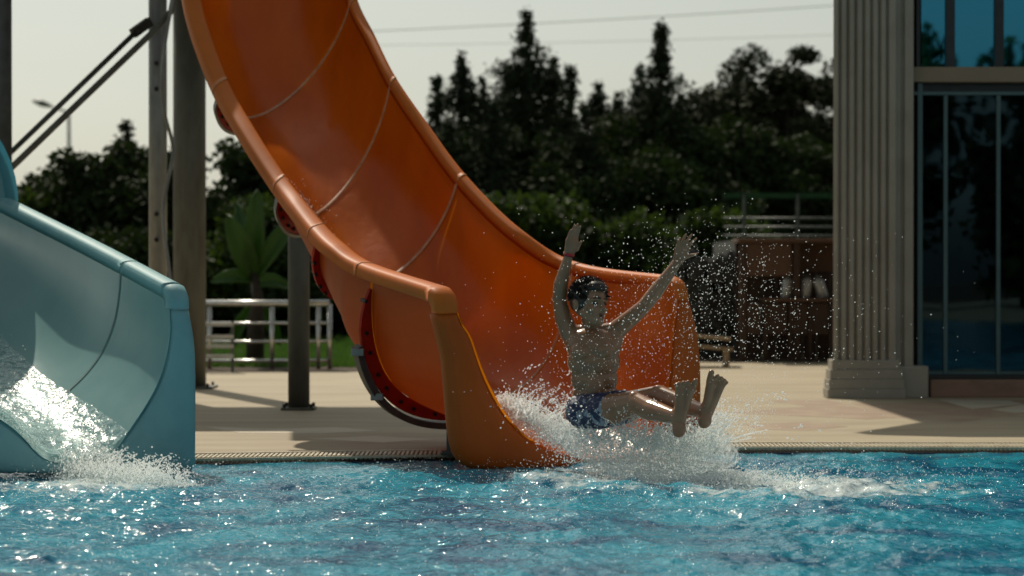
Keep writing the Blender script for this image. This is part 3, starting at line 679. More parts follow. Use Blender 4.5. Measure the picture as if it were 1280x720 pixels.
# ---------------------------------------------------------------- wooden kiosk, rubble wall, terrace railing, lounger
DK = 26.1; zg = DECK+.01
ks = empty('wooden_kiosk', ((xat(925, DK)+xat(1060, DK))/2, DK, zg), 'dark wooden kiosk with an open shelf, left of the fluted column', 'kiosk')
def kx(px): return xat(px, DK)
def kz(py): return zat(py, DK)
i = 0; x = kx(925)
while x < kx(1075):
    mb = MB(); mb.box(x, x+.145, DK+.55, DK+.575, zg, kz(303), .003); mb.build('back_plank', M['wood'], ks); x += .15
for px in (925, 992, 1062): mb = MB(); mb.box(kx(px), kx(px)+.07, DK, DK+.07, zg, kz(300), .005); mb.build('post', M['wood'], ks)
mb = MB(); mb.box(kx(922), kx(1078), DK-.04, DK+.6, kz(304)+.005, kz(298), .005); mb.build('roof_board', M['wood_mid'], ks)
mb = MB(); mb.box(kx(932), kx(990), DK+.02, DK+.05, kz(345), kz(304), .004); mb.build('upper_panel', M['wood_mid'], ks)
mb = MB(); mb.box(kx(998), kx(1060), DK+.50, DK+.53, kz(340), kz(304), .004); mb.build('upper_panel', M['wood_mid'], ks)
mb = MB(); mb.box(kx(955), kx(1078), DK-.06, DK+.5, kz(377), kz(373), .003); mb.build('shelf', M['wood_mid'], ks)
for a_, b_ in ((934, 952), (958, 984), (989, 1010), (1014, 1036), (1042, 1062)):
    mb = MB(); mb.box(kx(a_), kx(b_), DK-.01, DK+.02, kz(418), kz(379), .004); mb.build('front_panel', M['wood'], ks)
for px in (955, 986, 1011, 1038): mb = MB(); mb.box(kx(px), kx(px)+.028, DK-.03, DK+.0, zg, kz(378), .003); mb.build('leg', M['wood'], ks)
for k, (px, lb) in enumerate(((984, 'pale metal canister at the left end of the kiosk shelf'), (1008, 'pale metal canister in the middle of the kiosk shelf'), (1030, 'tilted pale metal canister at the right end of the kiosk shelf'))):
    c = (kx(px), DK+.1, kz(373)); e = empty('canister', c, lb, 'canister', 'canisters on the kiosk shelf')
    tl = .02 if k < 2 else -.05
    mb = MB(); mb.tube([(c[0], c[1], c[2]), (c[0], c[1], c[2]+.02), (c[0]+tl, c[1], c[2]+.19), (c[0]+tl, c[1], c[2]+.215)], .06, 14, radii=[.05, .06, .055, .04]); mb.build('body', M['canister'], e, True)
    mb = MB(); mb.tube([(c[0]+tl, c[1], c[2]+.215), (c[0]+tl, c[1], c[2]+.245)], .035, 12); mb.build('lid', M['galv_dark'], e)
# rubble wall
nx, nz_ = 60, 26; A = np.zeros((nx, nz_, 3)); x0, x1 = xat(845, 27.1), xat(930, 27.1)
for i in range(nx):
    top = zat(326, 27.1) + .03*math.sin(i*.5) + .02*math.sin(i*1.3)
    for j in range(nz_):
        z = DECK + (top-DECK)*j/(nz_-1); x = x0+(x1-x0)*i/(nx-1)
        A[i, j] = (x, 27.1 - .09*abs(mnoise.noise(Vector((x*7, 3, z*9)))) - .03*mnoise.noise(Vector((x*20, 1, z*20))), z)
rw = gridmesh('rubble_wall', A, M['rubble'], None); rw.modifiers.new('s', 'SOLIDIFY').thickness = -.3
tag(rw, 'low dark grey rubble wall between the orange slide and the kiosk', 'wall')
# terrace railing behind the kiosk
DT = 30.0
tr = empty('terrace_railing', (xat(1000, DT), DT, 1.5), 'grey railing with green netting above the wooden kiosk', 'railing')
for px in (930, 997, 1064): mb = MB(); mb.tube([(xat(px, DT), DT, 1.42), (xat(px, DT), DT, zat(243, DT))], .022, 8); mb.build('post', M['rail_grey'], tr)
for py in (273, 284, 295): mb = MB(); mb.tube([(xat(905, DT), DT, zat(py, DT)), (xat(1110, DT), DT, zat(py, DT))], .016, 8); mb.build('rail', M['rail_grey'], tr, True)
mb = MB(); mb.box(xat(905, DT), xat(1110, DT), DT-.01, DT+.01, zat(248, DT), zat(241, DT)); mb.build('top_net', M['netting'], tr)
mb = MB(); mb.box(xat(925, DT), xat(1130, DT), DT+.05, DT+4, -.2, 1.41); tag(mb.build('terrace_wall', M['rubble']), 'dark retaining wall of the raised terrace behind the kiosk', 'wall')
# stacked wooden sun bed beside the slide's right wall
sb = empty('wooden_sun_bed', (xat(890, 24.2), 24.6, DECK), 'light wooden sun bed frame standing right of the orange slide', 'sun bed')
for y_, x0_, x1_ in ((421, 850, 913), (434, 850, 916)):
    for dy in (0, .2, .4): mb = MB(); mb.bar(P(x0_, y_-3, 24.6+dy), P(x1_, y_+3, 24.6+dy), .12, .035); mb.build('slat', M['wood_light'], sb)
for px in (868, 908): mb = MB(); a_ = P(px, 434, 24.5); mb.box(a_.x-.03, a_.x+.03, 24.5, 24.58, DECK, a_.z, .003); mb.build('leg', M['wood_light'], sb)

# ---------------------------------------------------------------- vegetation
def leafcloud(C, size, rng, aspect=.55, droop=0.0):
    n = len(C); a = rng.normal(size=(n, 3)); a[:, 2] *= (1-droop); a /= np.linalg.norm(a, axis=1)[:, None]
    c = rng.normal(size=(n, 3)); b = np.cross(a, c); b /= np.linalg.norm(b, axis=1)[:, None]
    s_ = size*rng.uniform(.6, 1.35, n)[:, None]
    V = np.stack([C-a*s_, C+b*s_*aspect, C+a*s_, C-b*s_*aspect], 1).reshape(-1, 3)
    return V, np.arange(n*4).reshape(-1, 4)
def trunk_mb(x, y, z0, h, r, rng, limbs):
    mb = MB(); pts = [(x+.05*math.sin(k*1.3)*k*.2, y, z0+h*k/6) for k in range(7)]
    mb.tube(pts, r, 9, radii=[r*(1.25-.17*k) for k in range(7)])
    for p, q, rr in limbs:
        p, q = np.array(p), np.array(q); m_ = (p+q)/2 + np.array([0, 0, .12*np.linalg.norm(q-p)])
        mb.tube([p, m_, q], rr, 5, radii=[rr, rr*.6, rr*.25])
    return mb
def conifer(px, py, D, wpx, seed, label, mat='conifer', name='conifer_tree', group='dark conifers beyond the deck', ragged=.5):
    rng = np.random.default_rng(seed); t_ = P(px, py, D); x, y, h = t_.x, D, t_.z; rad = wpx/2/FPX*D
    C = []; limbs = []; z = .06*h
    lv = np.sort(rng.uniform(.05, 1, int(34*h)))
    for f in lv:
        env = rad*((1-f)**1.0)*(.68+.26*math.sin(f*23+seed)+.25*rng.random()) + .03
        
        nb = rng.integers(3, 6)
        for _ in range(nb):
            a = rng.uniform(0, 2*PI); L = env*rng.uniform(.45, 1.1); m_ = int(50*L+2)
            t = rng.random(m_)**.7; up = rng.uniform(-.1, .55)
            c = np.stack([x+np.cos(a)*L*t, y+np.sin(a)*L*t, h*f+up*L*t - .1*L*t*t], -1) + rng.normal(0, .045+.05*L*.6, (m_, 3))*np.array([1, 1, .9])
            C.append(c)
            if len(limbs) < 40 and L > .3: limbs.append(((x, y, h*f), c[np.argmax(t)], .025))
    C.append(np.stack([rng.normal(x, .03, 22), rng.normal(y, .03, 22), h - rng.random(22)*.32], -1))
    C = np.concatenate(C); C = C[C[:, 2] > .1]
    V, F = leafcloud(C, .055, rng, .4)
    e = empty(name, (x, y, 0), label, 'tree', group)
    trunk_mb(x, y, 0, h*.95, .11, rng, limbs).build('trunk', M['bark'], e)
    mk('crown', V, F, M[mat], e)
def broadtree(px, py, D, wpx, seed, label, mat='leaf', name='broadleaf_tree', group='leafy trees beyond the deck', size=.065, low=.12, dens=1.0, cat='tree'):
    rng = np.random.default_rng(seed); t_ = P(px, py, D); x, y, h = t_.x, D, t_.z; rad = wpx/2/FPX*D
    C = []; limbs = []; nc = int(46*dens*max(rad, .7))
    zc, rz = h*(.5+low/2), h*(1-low)/2
    for k in range(nc):
        d = rng.normal(size=3); d /= np.linalg.norm(d); rr = rng.uniform(.45, 1.0)**.6
        wv = 1 + .16*math.sin(3*math.atan2(d[1], d[0])+seed) + .12*math.sin(5*d[2]+seed)
        c0 = np.array([x, y, zc]) + d*np.array([rad, rad*.8, rz])*rr*wv*.92
        c0[2] = min(c0[2], h-.1)
        cr_ = rng.uniform(.2, .5); m_ = int(190*cr_/.3)
        q = rng.normal(size=(m_, 3)); q /= np.linalg.norm(q, axis=1)[:, None]; q *= cr_*rng.random((m_, 1))**.45*np.array([1.15, 1.15, .8])
        C.append(c0+q)
        if k < 26: limbs.append(((x, y, h*rng.uniform(.25, .5)), c0, .035))
    C = np.concatenate(C); C = C[C[:, 2] > .05]
    V, F = leafcloud(C, size, rng, .6)
    e = empty(name, (x, y, 0), label, cat, group)
    trunk_mb(x, y, 0, h*.7, .12 if h > 2 else .05, rng, limbs).build('trunk', M['bark'], e)
    mk('crown', V, F, M[mat], e)
con = [(546,98,46,58,'thin conifer spire nearest the right rim of the orange slide'),(577,70,44,80,'pointed dark conifer, second spire right of the orange slide rim'),
 (603,98,48,70,'small conifer spire left of the tallest conifer'),(657,13,45,112,'tallest dark conifer with a needle-thin tip against the sky'),
 (633,84,49,70,'conifer tip showing just left behind the tallest conifer'),(692,74,46,80,'leaning conifer top just right of the tallest conifer'),
 (713,84,43,60,'slim conifer spire between the two tallest conifers, left one'),(748,104,46,72,'short conifer midway between the two tallest conifers'),
 (773,118,50,66,'low blunt conifer left of the crooked tall conifer'),(800,84,45,80,'bushy conifer shoulder just left of the crooked tall conifer'),
 (826,28,44,92,'second tallest conifer with a crooked clumpy tip'),(848,122,47,60,'low conifer between the crooked conifer and the broad pine'),
 (157,155,40,56,'twin-tipped conifer rising above the left trees beside the slim post'),(730,135,42,90,'dark conifer filling the low dip right of the tallest conifer'),
 (616,130,42,100,'dark wide conifer below the small spires left of the tallest one'),(560,150,42,90,'dark low conifer directly behind the orange slide rim')]
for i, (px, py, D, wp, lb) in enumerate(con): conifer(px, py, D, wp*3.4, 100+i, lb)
bro = [(570,150,43,110,'leaf_dark','dark leafy tree behind the first conifer spires by the orange rim'),(640,150,44,150,'leaf_dark','dark leafy tree filling the gap under the tallest conifer'),(725,155,43,140,'leaf_dark','dark leafy tree filling the dip between the two tallest conifers'),(790,140,44,130,'leaf_dark','dark leafy tree under the crooked conifer'),(850,140,43,130,'leaf_dark','dark leafy tree under the left edge of the broad pines'),(120,195,36,120,'leaf_dark','dark tree left of the slim post behind the twin-tipped conifer'),(170,180,37,90,'leaf_dark','dark tree right against the slim post'),(75,225,37,100,'leaf_dark','dark lower tree above the blue slide rim at the left'),(880,84,50,130,'pine','broad dark pine crown right of the crooked conifer'),(935,66,52,150,'pine','broad dark pine crown midway to the column'),
 (985,52,50,130,'pine','highest broad pine crown near the fluted column'),(1030,58,54,130,'pine','dark pine crown touching the fluted column edge'),
 (905,150,46,190,'leaf_dark','large dark tree below the pine crowns left of the column'),(1000,150,46,170,'leaf_dark','dark tree mass above the terrace railing'),
 (800,180,42,200,'leaf_dark','dark leafy tree behind the spray between the boy\'s hands'),(700,190,42,190,'leaf_dark','dark leafy tree above the boy\'s raised straight hand'),
 (600,240,38,150,'leaf','green bush with yellowish sprays behind the orange slide rim'),(660,262,36,140,'leaf','lit green bush left of the raised straight hand'),
 (745,282,36,150,'leaf','low green bush between the boy\'s hands'),(850,278,36,150,'leaf','green leafy bush behind the boy\'s open hand'),(905,262,35,90,'leaf','green bush left of the terrace railing'),
 (95,205,38,110,'leaf_dark','thin leafy tree at the left against the sky above the blue slide'),(150,205,37,110,'leaf','full leafy tree left of the slim post'),
 (60,245,36,90,'leaf','low green tree above the blue slide rim'),(205,200,36,120,'leaf_dark','dark tree behind the two tall steel posts'),
 (290,185,36,120,'leaf_dark','dark tree between the thickest post and the orange slide'),(330,250,34,150,'leaf','green tree under the orange slide hull'),
 (180,290,34,160,'leaf_dark','low dark bush behind the foot of the slim post'),(420,330,36,200,'leaf_dark','low dark bush behind the orange slide above the lawn'),(300,330,36,170,'leaf_dark','dark bush behind the steel railing'),
 (-30,260,38,160,'leaf_dark','dark tree at the far left edge behind the blue slide'),(450,240,40,220,'leaf_dark','dark tree hidden behind the orange chute'),(560,290,40,200,'leaf_dark','dark bush low behind the orange chute'),
 (960,300,33,120,'leaf_dark','dark bush behind the terrace railing rails')]
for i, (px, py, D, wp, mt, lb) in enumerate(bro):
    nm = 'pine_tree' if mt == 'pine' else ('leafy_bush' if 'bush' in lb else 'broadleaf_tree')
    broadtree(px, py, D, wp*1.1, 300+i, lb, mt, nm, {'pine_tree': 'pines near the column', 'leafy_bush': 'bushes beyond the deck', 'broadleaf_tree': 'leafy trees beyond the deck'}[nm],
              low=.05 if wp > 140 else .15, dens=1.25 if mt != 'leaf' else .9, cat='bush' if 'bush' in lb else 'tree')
# far wood behind them, one mass
rng = np.random.default_rng(77); n = 60000
xx = rng.uniform(-30, 34, n); hh = 3.3 + .5*np.sin(xx*.8) + .35*np.sin(xx*2.1+1) + .25*np.sin(xx*4.7)
hh = np.where((xx > 3), hh+.9, hh); hh = np.where(xx < -6, hh*.75, hh)
C = np.stack([xx, 58 + rng.uniform(-1.5, 1.5, n), hh*rng.random(n)**.75], -1)
V, F = leafcloud(C, .16, rng, .7)
tag(mk('treeline', V, F, M['leaf_dark']), 'dark far wood closing the view behind the single trees', 'wood', kind='stuff')
# trees behind the camera: they stand in the window reflections
for i, (x, y, h, wq) in enumerate(((5.5, -22, 5.4, 4.0), (9.9, -24, 7.9, 3.0), (12.7, -22, 7.0, 2.6), (-2, -24, 5.6, 4.5), (17, -25, 5.6, 5), (-8, -23, 5.0, 4.5), (22, -24, 5.4, 5))):
    rng = np.random.default_rng(600+i); C = []
    for k in range(80):
        d = rng.normal(size=3); d /= np.linalg.norm(d); c0 = np.array([x, y, h*.52]) + d*np.array([wq/2, wq/2.4, h*.48])*rng.uniform(.5, 1); q = rng.normal(size=(34, 3))*.26; C.append(c0+q)
    C = np.concatenate(C); C = C[C[:, 2] > .1]; V, F = leafcloud(C, .17, rng, .7)
    e = empty('broadleaf_tree', (x, y, 0), ['dark tree mirrored at the left end of the lower windows', 'tallest tree, mirrored in the upper window pane beside the column', 'second tallest tree, mirrored in the third upper window pane', 'tree mirrored behind the column, hidden by its fluted shaft', 'dark tree mirrored at the right end of the lower windows', 'far left tree of the row behind the photographer', 'far right tree of the row behind the photographer'][i], 'tree', 'trees reflected in the windows')
    trunk_mb(x, y, 0, h*.7, .15, rng, []).build('trunk', M['bark'], e); mk('crown', V, F, M['leaf_dark'], e)

# banana plant
def banana_leaf(base, tip, width, droop, seed, e, face=(0, -1, .3)):
    base, tip = Vector(base), Vector(tip); ax = tip-base; L = ax.length; ax.normalize(); f = Vector(face); sd = ax.cross(f).normalized(); up = sd.cross(ax)
    A = []; rng = random.Random(seed)
    for i in range(15):
        t = i/14; c = base + ax*(L*t) + Vector((0, 0, -droop*t*t)) + up*(.06*math.sin(t*PI))
        w_ = width*(math.sin(PI*min(1, t*.93+.07))**.55)*(1 if t < .97 else .3)
        row = []
        for j in range(7):
            s_ = (j-3)/3; row.append(c + sd*(s_*w_/2) + up*(abs(s_)*w_*.22 - (.012 if j == 3 else 0) + .012*rng.uniform(-1, 1)*abs(s_)))
        A.append([tuple(q) for q in row])
    o = gridmesh('leaf', np.array(A), M['banana'], e); o.modifiers.new('s', 'SOLIDIFY').thickness = .004
bn = P(318, 455, 25.0)
e = empty('banana_plant', (bn.x, bn.y, 0), 'banana plant with two upright broad leaves behind the steel railing', 'plant')
mb = MB(); mb.tube([(bn.x, bn.y, 0), (bn.x+.02, bn.y, .5), P(322, 372, 25), P(318, 340, 25)], .07, 12, radii=[.10, .085, .06, .035]); mb.build('stem', M['bark'], e, True)
D = 25.0
for k, (b_, t_, w_, dr) in enumerate((((316,345),(284,268),.25,.0), ((318,340),(322,236),.22,.0), ((314,350),(262,338),.16,.12), ((320,345),(375,262),.2,.05), ((318,355),(366,345),.17,.15), ((316,350),(296,250),.15,.02), ((318,380),(290,430),.15,.05), ((320,375),(350,425),.14,.05))):
    banana_leaf(P(*b_, D), P(*t_, D-.25+.1*k), w_, dr, k, e)

# street lamp and overhead cables
D = 92.0; e = empty('street_lamp', P(86, 333, D), 'pale street lamp with a long arm far behind the left trees', 'street lamp')
mb = MB(); mb.tube([P(87, 335, D), P(86, 140, D)], .06, 8, radii=[.11, .06]); mb.build('pole', M['lamp_grey'], e, True)
mb = MB(); mb.tube([P(86, 141, D), P(62, 132, D)], .045, 8); mb.build('arm', M['lamp_grey'], e, True)
mb = MB(); mb.tube([P(64, 133, D), P(52, 129, D), P(41, 126, D)], .09, 8, radii=[.06, .14, .05]); mb.build('lamp_head', M['lamp_grey'], e, True)
for (y0, y1, lb, rr) in ((46, -4, 'upper overhead cable crossing the sky behind the conifers', .013), (58, 38, 'lower faint overhead cable crossing the sky behind the conifers', .007)):
    pts = []
    for k in range(25):
        t = k/24; p = P(300+900*t, y0+(y1-y0)*t - 4*math.sin(PI*t)*-1, 75); pts.append(p)
    mb = MB(); mb.tube(pts, rr, 6); o = mb.build('overhead_cable', M['cable'], smooth=True); tag(o, lb, 'cable', 'overhead cables')

# ---------------------------------------------------------------- the boy
def skin_material():
    m = material('wet_tanned_skin', (.33,.165,.092), .24, noise=(9,(.26,.125,.068),.4,.7,5), bump=(120,.10,.002), spec=.5)
    b = m.node_tree.nodes['Principled BSDF']; b.inputs['Subsurface Weight'].default_value = .12; b.inputs['Subsurface Radius'].default_value = (.012,.004,.002); b.inputs['Subsurface Scale'].default_value = 1.0
    return m
M['skin'] = skin_material()
M['hair'] = material('wet_dark_hair', (.018,.011,.008), .42, noise=(60,(.035,.022,.015),.4,.7,4))
M['eye'] = material('dark_eye', (.02,.015,.012), .15, noise=(60,(.03,.02,.015),.4,.7,2))
M['lip'] = material('lips', (.22,.07,.05), .4, noise=(60,(.18,.06,.045),.4,.7,2))
M['mouth'] = material('open_mouth', (.03,.008,.006), .5, noise=(60,(.02,.006,.005),.4,.7,2))
M['teeth'] = material('teeth', (.5,.47,.42), .3, noise=(60,(.45,.42,.36),.4,.7,2))
M['band'] = material('red_wristband', (.45,.015,.02), .4, noise=(60,(.35,.01,.015),.4,.7,2))
M['nail'] = material('fingernail', (.42,.24,.18), .3, noise=(60,(.38,.2,.15),.4,.7,2))
sm = material('navy_white_swim_shorts', (.012,.02,.07), .5, noise=(26,(.24,.27,.33),.53,.58,3), bump=(30,.5,.01)); M['shorts'] = sm
class Blob:
    """closed primitives that a voxel remesh fuses into one continuous surface"""
    def __init__(s): s.bm = bmesh.new()
    def cap(s, p, r0, q, r1, n=14):
        p, q = Vector(p), Vector(q); d = q-p; L = d.length; rot = d.to_track_quat('Z', 'Y').to_matrix().to_4x4()
        rings = []; K = 5
        prof = [(-math.cos(a)*r0, math.sin(a)*r0) for a in np.linspace(0.001, PI/2, K)] + [(L+math.sin(a)*r1, math.cos(a)*r1) for a in np.linspace(0, PI/2-.001, K)]
        for z, r in prof: rings.append([s.bm.verts.new(p + (rot @ Vector((r*math.cos(2*PI*k/n), r*math.sin(2*PI*k/n), z)))) for k in range(n)])
        for a, b in zip(rings[:-1], rings[1:]):
            for k in range(n): s.bm.faces.new((a[k], a[(k+1) % n], b[(k+1) % n], b[k]))
        s.bm.faces.new(rings[0][::-1]); s.bm.faces.new(rings[-1]); return s
    def chain(s, pts, n=14):
        for (p, r0), (q, r1) in zip(pts[:-1], pts[1:]): s.cap(p, r0, q, r1, n)
        return s
    def ell(s, c, r, mat=None):
        m = Matrix.Translation(Vector(c)) @ ((mat or Matrix.Identity(3)).to_4x4()) @ Matrix.Diagonal((*r, 1))
        bmesh.ops.create_uvsphere(s.bm, u_segments=20, v_segments=14, radius=1, matrix=m); return s
    def fuse(s, name, mat, parent, voxel=.005, smooth=4, root=None, post=None):
        me = bpy.data.meshes.new(name); s.bm.normal_update(); s.bm.to_mesh(me); s.bm.free()
        o = bpy.data.objects.new(name, me); COL.objects.link(o)
        rm = o.modifiers.new('r', 'REMESH'); rm.mode = 'VOXEL'; rm.voxel_size = voxel; rm.use_smooth_shade = True
        sm_ = o.modifiers.new('s', 'SMOOTH'); sm_.factor = .5; sm_.iterations = smooth
        dg = bpy.context.evaluated_depsgraph_get(); ev = o.evaluated_get(dg); m2 = bpy.data.meshes.new_from_object(ev)
        n = len(m2.vertices); v = np.zeros(n*3); m2.vertices.foreach_get('co', v); v = v.reshape(-1, 3)
        if post: v = post(v)
        off = np.array(rootloc(parent)) if parent is not None else np.array(root)
        m2.vertices.foreach_set('co', (v-off).ravel()); m2.materials.clear(); m2.materials.append(mat)
        m2.polygons.foreach_set('use_smooth', [True]*len(m2.polygons)); m2.update()
        bpy.data.objects.remove(o); o = bpy.data.objects.new(name, m2); COL.objects.link(o); m2.name = name
        if parent is not None: o.parent = parent
        else: o.location = off
        return o
V3 = Vector
B = Blob()
hipc = P(744, 512, 12.15); 
# torso
tor = [((744,512),12.15,(.125,.088,.085)),((744,494),12.13,(.118,.080,.085)),((743,474),12.12,(.120,.078,.09)),((742,452),12.11,(.134,.084,.10)),((742,434),12.11,(.140,.084,.085)),((740,423),12.12,(.128,.072,.055))]
for (px, py), D, r in tor: B.ell(P(px, py, D), r)
B.ell(P(727, 440, 12.06), (.058, .045, .050)).ell(P(756, 438, 12.06), (.058, .045, .050))       # chest
for k in range(4):                                                                              # hint of ribs
    for sx in (-1, 1): B.cap(P(742+sx*12, 456+k*6.5, 12.055), .007, P(742+sx*28, 461+k*7, 12.098), .005, 8)
B.ell(P(743, 482, 12.058), (.05, .024, .07))
# neck and shoulders
B.chain([(P(739, 426, 12.13), .052), (P(738, 404, 12.13), .044), (P(737, 392, 12.12), .044)])
shR, shL = P(712, 417, 12.14), P(770, 413, 12.14)
B.chain([(P(736, 416, 12.13), .040), (shR, .044)]).chain([(P(742, 416, 12.13), .040), (shL, .044)])
B.ell(P(716, 427, 12.13), (.045, .05, .055)).ell(P(768, 425, 12.13), (.045, .05, .055))
# arms
elR, wrR = P(699, 374, 12.15), P(711, 318, 12.10)
B.chain([(shR, .050), (P(704, 398, 12.145), .044), (elR, .036), (P(701, 355, 12.13), .037), (P(707, 333, 12.11), .028), (wrR, .022)])
elL, wrL = P(806, 382, 12.08), P(848, 325, 12.02)
B.chain([(shL, .050), (P(788, 398, 12.11), .043), (elL, .036), (P(820, 364, 12.06), .037), (P(838, 340, 12.03), .028), (wrL, .022)])
B.cap(P(776, 406, 12.13), .038, P(758, 424, 12.12), .035)
def hand(B, w_, d, n, t, plen, curls, spread, thumb, fl=(.052,.058,.054,.043), hw=.062):
    """w_ wrist, d finger direction, n palm normal, t thumb side"""
    d, n = d.normalized(), n.normalized(); n = (n - d*n.dot(d)).normalized(); t0 = d.cross(n); t = t0 if t0.dot(t) > 0 else -t0
    tips = []
    for k in range(4):
        s_ = (1.5-k)/1.5
        kn = w_ + d*(plen - .004*abs(s_) - (.006 if k == 3 else 0)) + t*(s_*hw*.40)
        B.cap(w_ + t*(s_*.013), .0165, kn, .0125, 10)
        dd = (d + t*(s_*spread)).normalized(); p = kn; L = fl[k]*1.0
        for j, (fr, rr) in enumerate(((.46, .0086), (.30, .0078), (.24, .0068))):
            ang = curls[k]*(.55, 1.0, .8)[j]; dd = (Matrix.Rotation(ang, 3, dd.cross(n).normalized()) @ dd).normalized() if ang else dd
            q = p + dd*(L*fr*1.15); B.cap(p, rr+.0006, q, rr-.0004, 8); p = q
        tips.append((p, dd))
    b = w_ + d*.018 + t*.014; k1 = b + (d*.5 + t*.75 + n*.35).normalized()*.030; td = (d*(1-thumb) + t*thumb + n*.25).normalized()
    k2 = k1 + td*.026; k3 = k2 + (td + n*.3 + d*.15).normalized()*.020
    B.cap(b, .016, k1, .0120, 10).cap(k1, .0105, k2, .0092, 8).cap(k2, .0092, k3, .0072, 8)
    B.ell((w_ + d*(plen*.5)), (.001+hw*.42, .017, plen*.55), Matrix((t, n, d)).transposed())
    return tips
fdR = (P(717, 291, 12.08) - wrR)
hand(B, wrR, fdR, V3((.55, -.65, 0)), V3((.8, .6, 0)), .084, (.10,.06,.08,.14), .02, .08, (.060,.067,.062,.049), .068)
fdL = (P(860, 290, 11.99) - wrL)
hand(B, wrL, fdL, V3((.35, -.92, .1)), V3((.9, .3, -.2)), .078, (.30,.22,.28,.42), .30, .6, (.058,.064,.060,.048), .067)
# legs
hR, hL = P(729, 514, 12.10), P(760, 512, 12.10)
k1, a1 = P(795, 503, 11.86), P(845, 521, 11.60)
k2, a2 = P(824, 495, 11.92), P(880, 514, 11.62)
B.chain([(hR, .082), (P(762, 512, 11.98), .080), (k1, .056), (P(812, 512, 11.78), .055), (P(830, 517, 11.68), .044), (a1, .031)])
B.chain([(hL, .082), (P(790, 507, 12.02), .076), (k2, .055), (P(846, 504, 11.82), .053), (P(864, 510, 11.71), .042), (a2, .030)])
B.ell(P(793, 497, 11.85), (.034, .034, .032)).ell(P(823, 489, 11.91), (.034, .034, .032))
def foot(B, ank, heel, ball, toeend, sole, big):
    """heel -> ball -> toes, sole = outward normal of the sole, big = side of the big toe"""
    ax = (ball-heel).normalized(); sole = (sole - ax*sole.dot(ax)).normalized(); sd = ax.cross(sole); sd = sd if sd.dot(big) > 0 else -sd
    up = -sole
    B.cap(ank, .027, heel + up*.028 + ax*.02, .032).ell(heel + up*.012 + ax*.010, (.034, .030, .040), Matrix((sd, sole, ax)).transposed())
    B.cap(heel + up*.016 + ax*.01, .027, ball + up*.014 - sd*.026, .0225).cap(heel + up*.022 + ax*.03, .025, ball + up*.014 + sd*.024, .0235)
    B.cap(ank + up*.0, .026, ball + up*.020, .021)
    B.ell(ball + sd*.022 - sole*.004, (.021, .018, .022), Matrix((sd, sole, ax)).transposed())
    L = (toeend-ball).length; td = (toeend-ball).normalized()
    for k, (o_, l_, r_) in enumerate(((.036, .95, .0155), (.0115, .80, .0105), (-.0085, .68, .0098), (-.026, .54, .0094), (-.042, .36, .0090))):
        b0 = ball + sd*o_ - sole*.008; e0 = b0 + (td + sd*(.10 if k == 0 else -.09*k))*(L*l_)
        mid = (b0+e0)/2 - sole*.005; B.cap(b0, r_, mid, r_*.95, 8).cap(mid, r_*.95, e0 + sole*.002, r_, 8)
foot(B, a1, P(849, 540, 11.57), P(857, 487, 11.55), P(859, 475, 11.53), V3((.10, -1, .02)), V3((1, 0, 0)))
foot(B, a2, P(881, 529, 11.60), P(895.5, 480, 11.57), P(900, 468, 11.55), V3((.22, -1, .05)), V3((-1, 0, 0)))
# head
fw = V3((.62, -.74, .02)).normalized(); upv = V3((.10, .03, 1)); rt = fw.cross(upv).normalized(); upv = rt.cross(fw).normalized()
HM = Matrix((rt, fw, upv)).transposed(); hc = P(737.5, 381, 12.07); HS = 1.06
def H(a, b, c): return hc + (rt*a + fw*b + upv*c)*HS
_ell, _cap, _chain = Blob.ell, Blob.cap, Blob.chain
HeadBlob = Blob
def hscale(f):
    Blob.ell = lambda s, c, r, mat=None: _ell(s, c, tuple(q*f for q in r), mat)
    Blob.cap = lambda s, p, r0, q, r1, n=14: _cap(s, p, r0*f, q, r1*f, n)
hscale(HS)
B.ell(H(0, -.012, .022), (.075, .092, .088), HM)
B.ell(H(0, .028, -.030), (.058, .058, .072), HM)
B.ell(H(0, .056, -.072), (.034, .030, .027), HM)                     # chin
B.cap(H(-.05, .01, -.04), .022, H(-.022, .056, -.078), .018, 10).cap(H(.05, .01, -.04), .022, H(.022, .056, -.078), .018, 10)
B.ell(H(-.038, .052, -.024), (.022, .022, .020), HM).ell(H(.038, .052, -.024), (.022, .022, .020), HM)   # cheeks
B.chain([(H(0, .082, .014), .0085), (H(0, .096, -.014), .0105), (H(0, .098, -.020), .0115)], 10)
B.ell(H(-.010, .088, -.023), (.008, .009, .007), HM).ell(H(.010, .088, -.023), (.008, .009, .007), HM)
B.cap(H(-.044, .066, .022), .009, H(-.012, .079, .024), .009, 8).cap(H(.044, .066, .022), .009, H(.012, .079, .024), .009, 8)
B.cap(H(-.020, .078, -.040), .0055, H(.020, .078, -.040), .0055, 8).cap(H(-.017, .076, -.058), .0065, H(.017, .076, -.058), .0065, 8)
for sx in (-1, 1):
    B.ell(H(sx*.078, -.012, -.006), (.010, .020, .030), HM).ell(H(sx*.083, -.018, .006), (.007, .012, .016), HM)
boy_loc = (hipc.x, hipc.y, hipc.z-.08)
def headpost(v):
    # press the eye sockets and the slightly open mouth into the face
    for sx in (-1, 1):
        c = np.array(H(sx*.029, .082, .006)); d = np.linalg.norm((v-c)/np.array([1, 1, 1]), axis=1); v = v - np.outer(np.exp(-(d/.014)**2)*.010, np.array(fw))
    return v
boy = B.fuse('person', M['skin'], None, .0047, 3, root=boy_loc, post=headpost)
tag(boy, 'boy in navy patterned swim shorts shooting off the orange slide with both arms raised', 'person')
for sx in (-1, 1):
    b = Blob(); b.ell(H(sx*.029, .068, .005), (.0125, .011, .0085), HM); b.fuse('eye', M['eye'], boy, .0016, 1)
    b = Blob(); b.chain([(H(sx*.046, .073, .026), .0028), (H(sx*.030, .0835, .0325), .0042), (H(sx*.013, .087, .029), .0036)], 8); b.fuse('eyebrow', M['hair'], boy, .0014, 1)
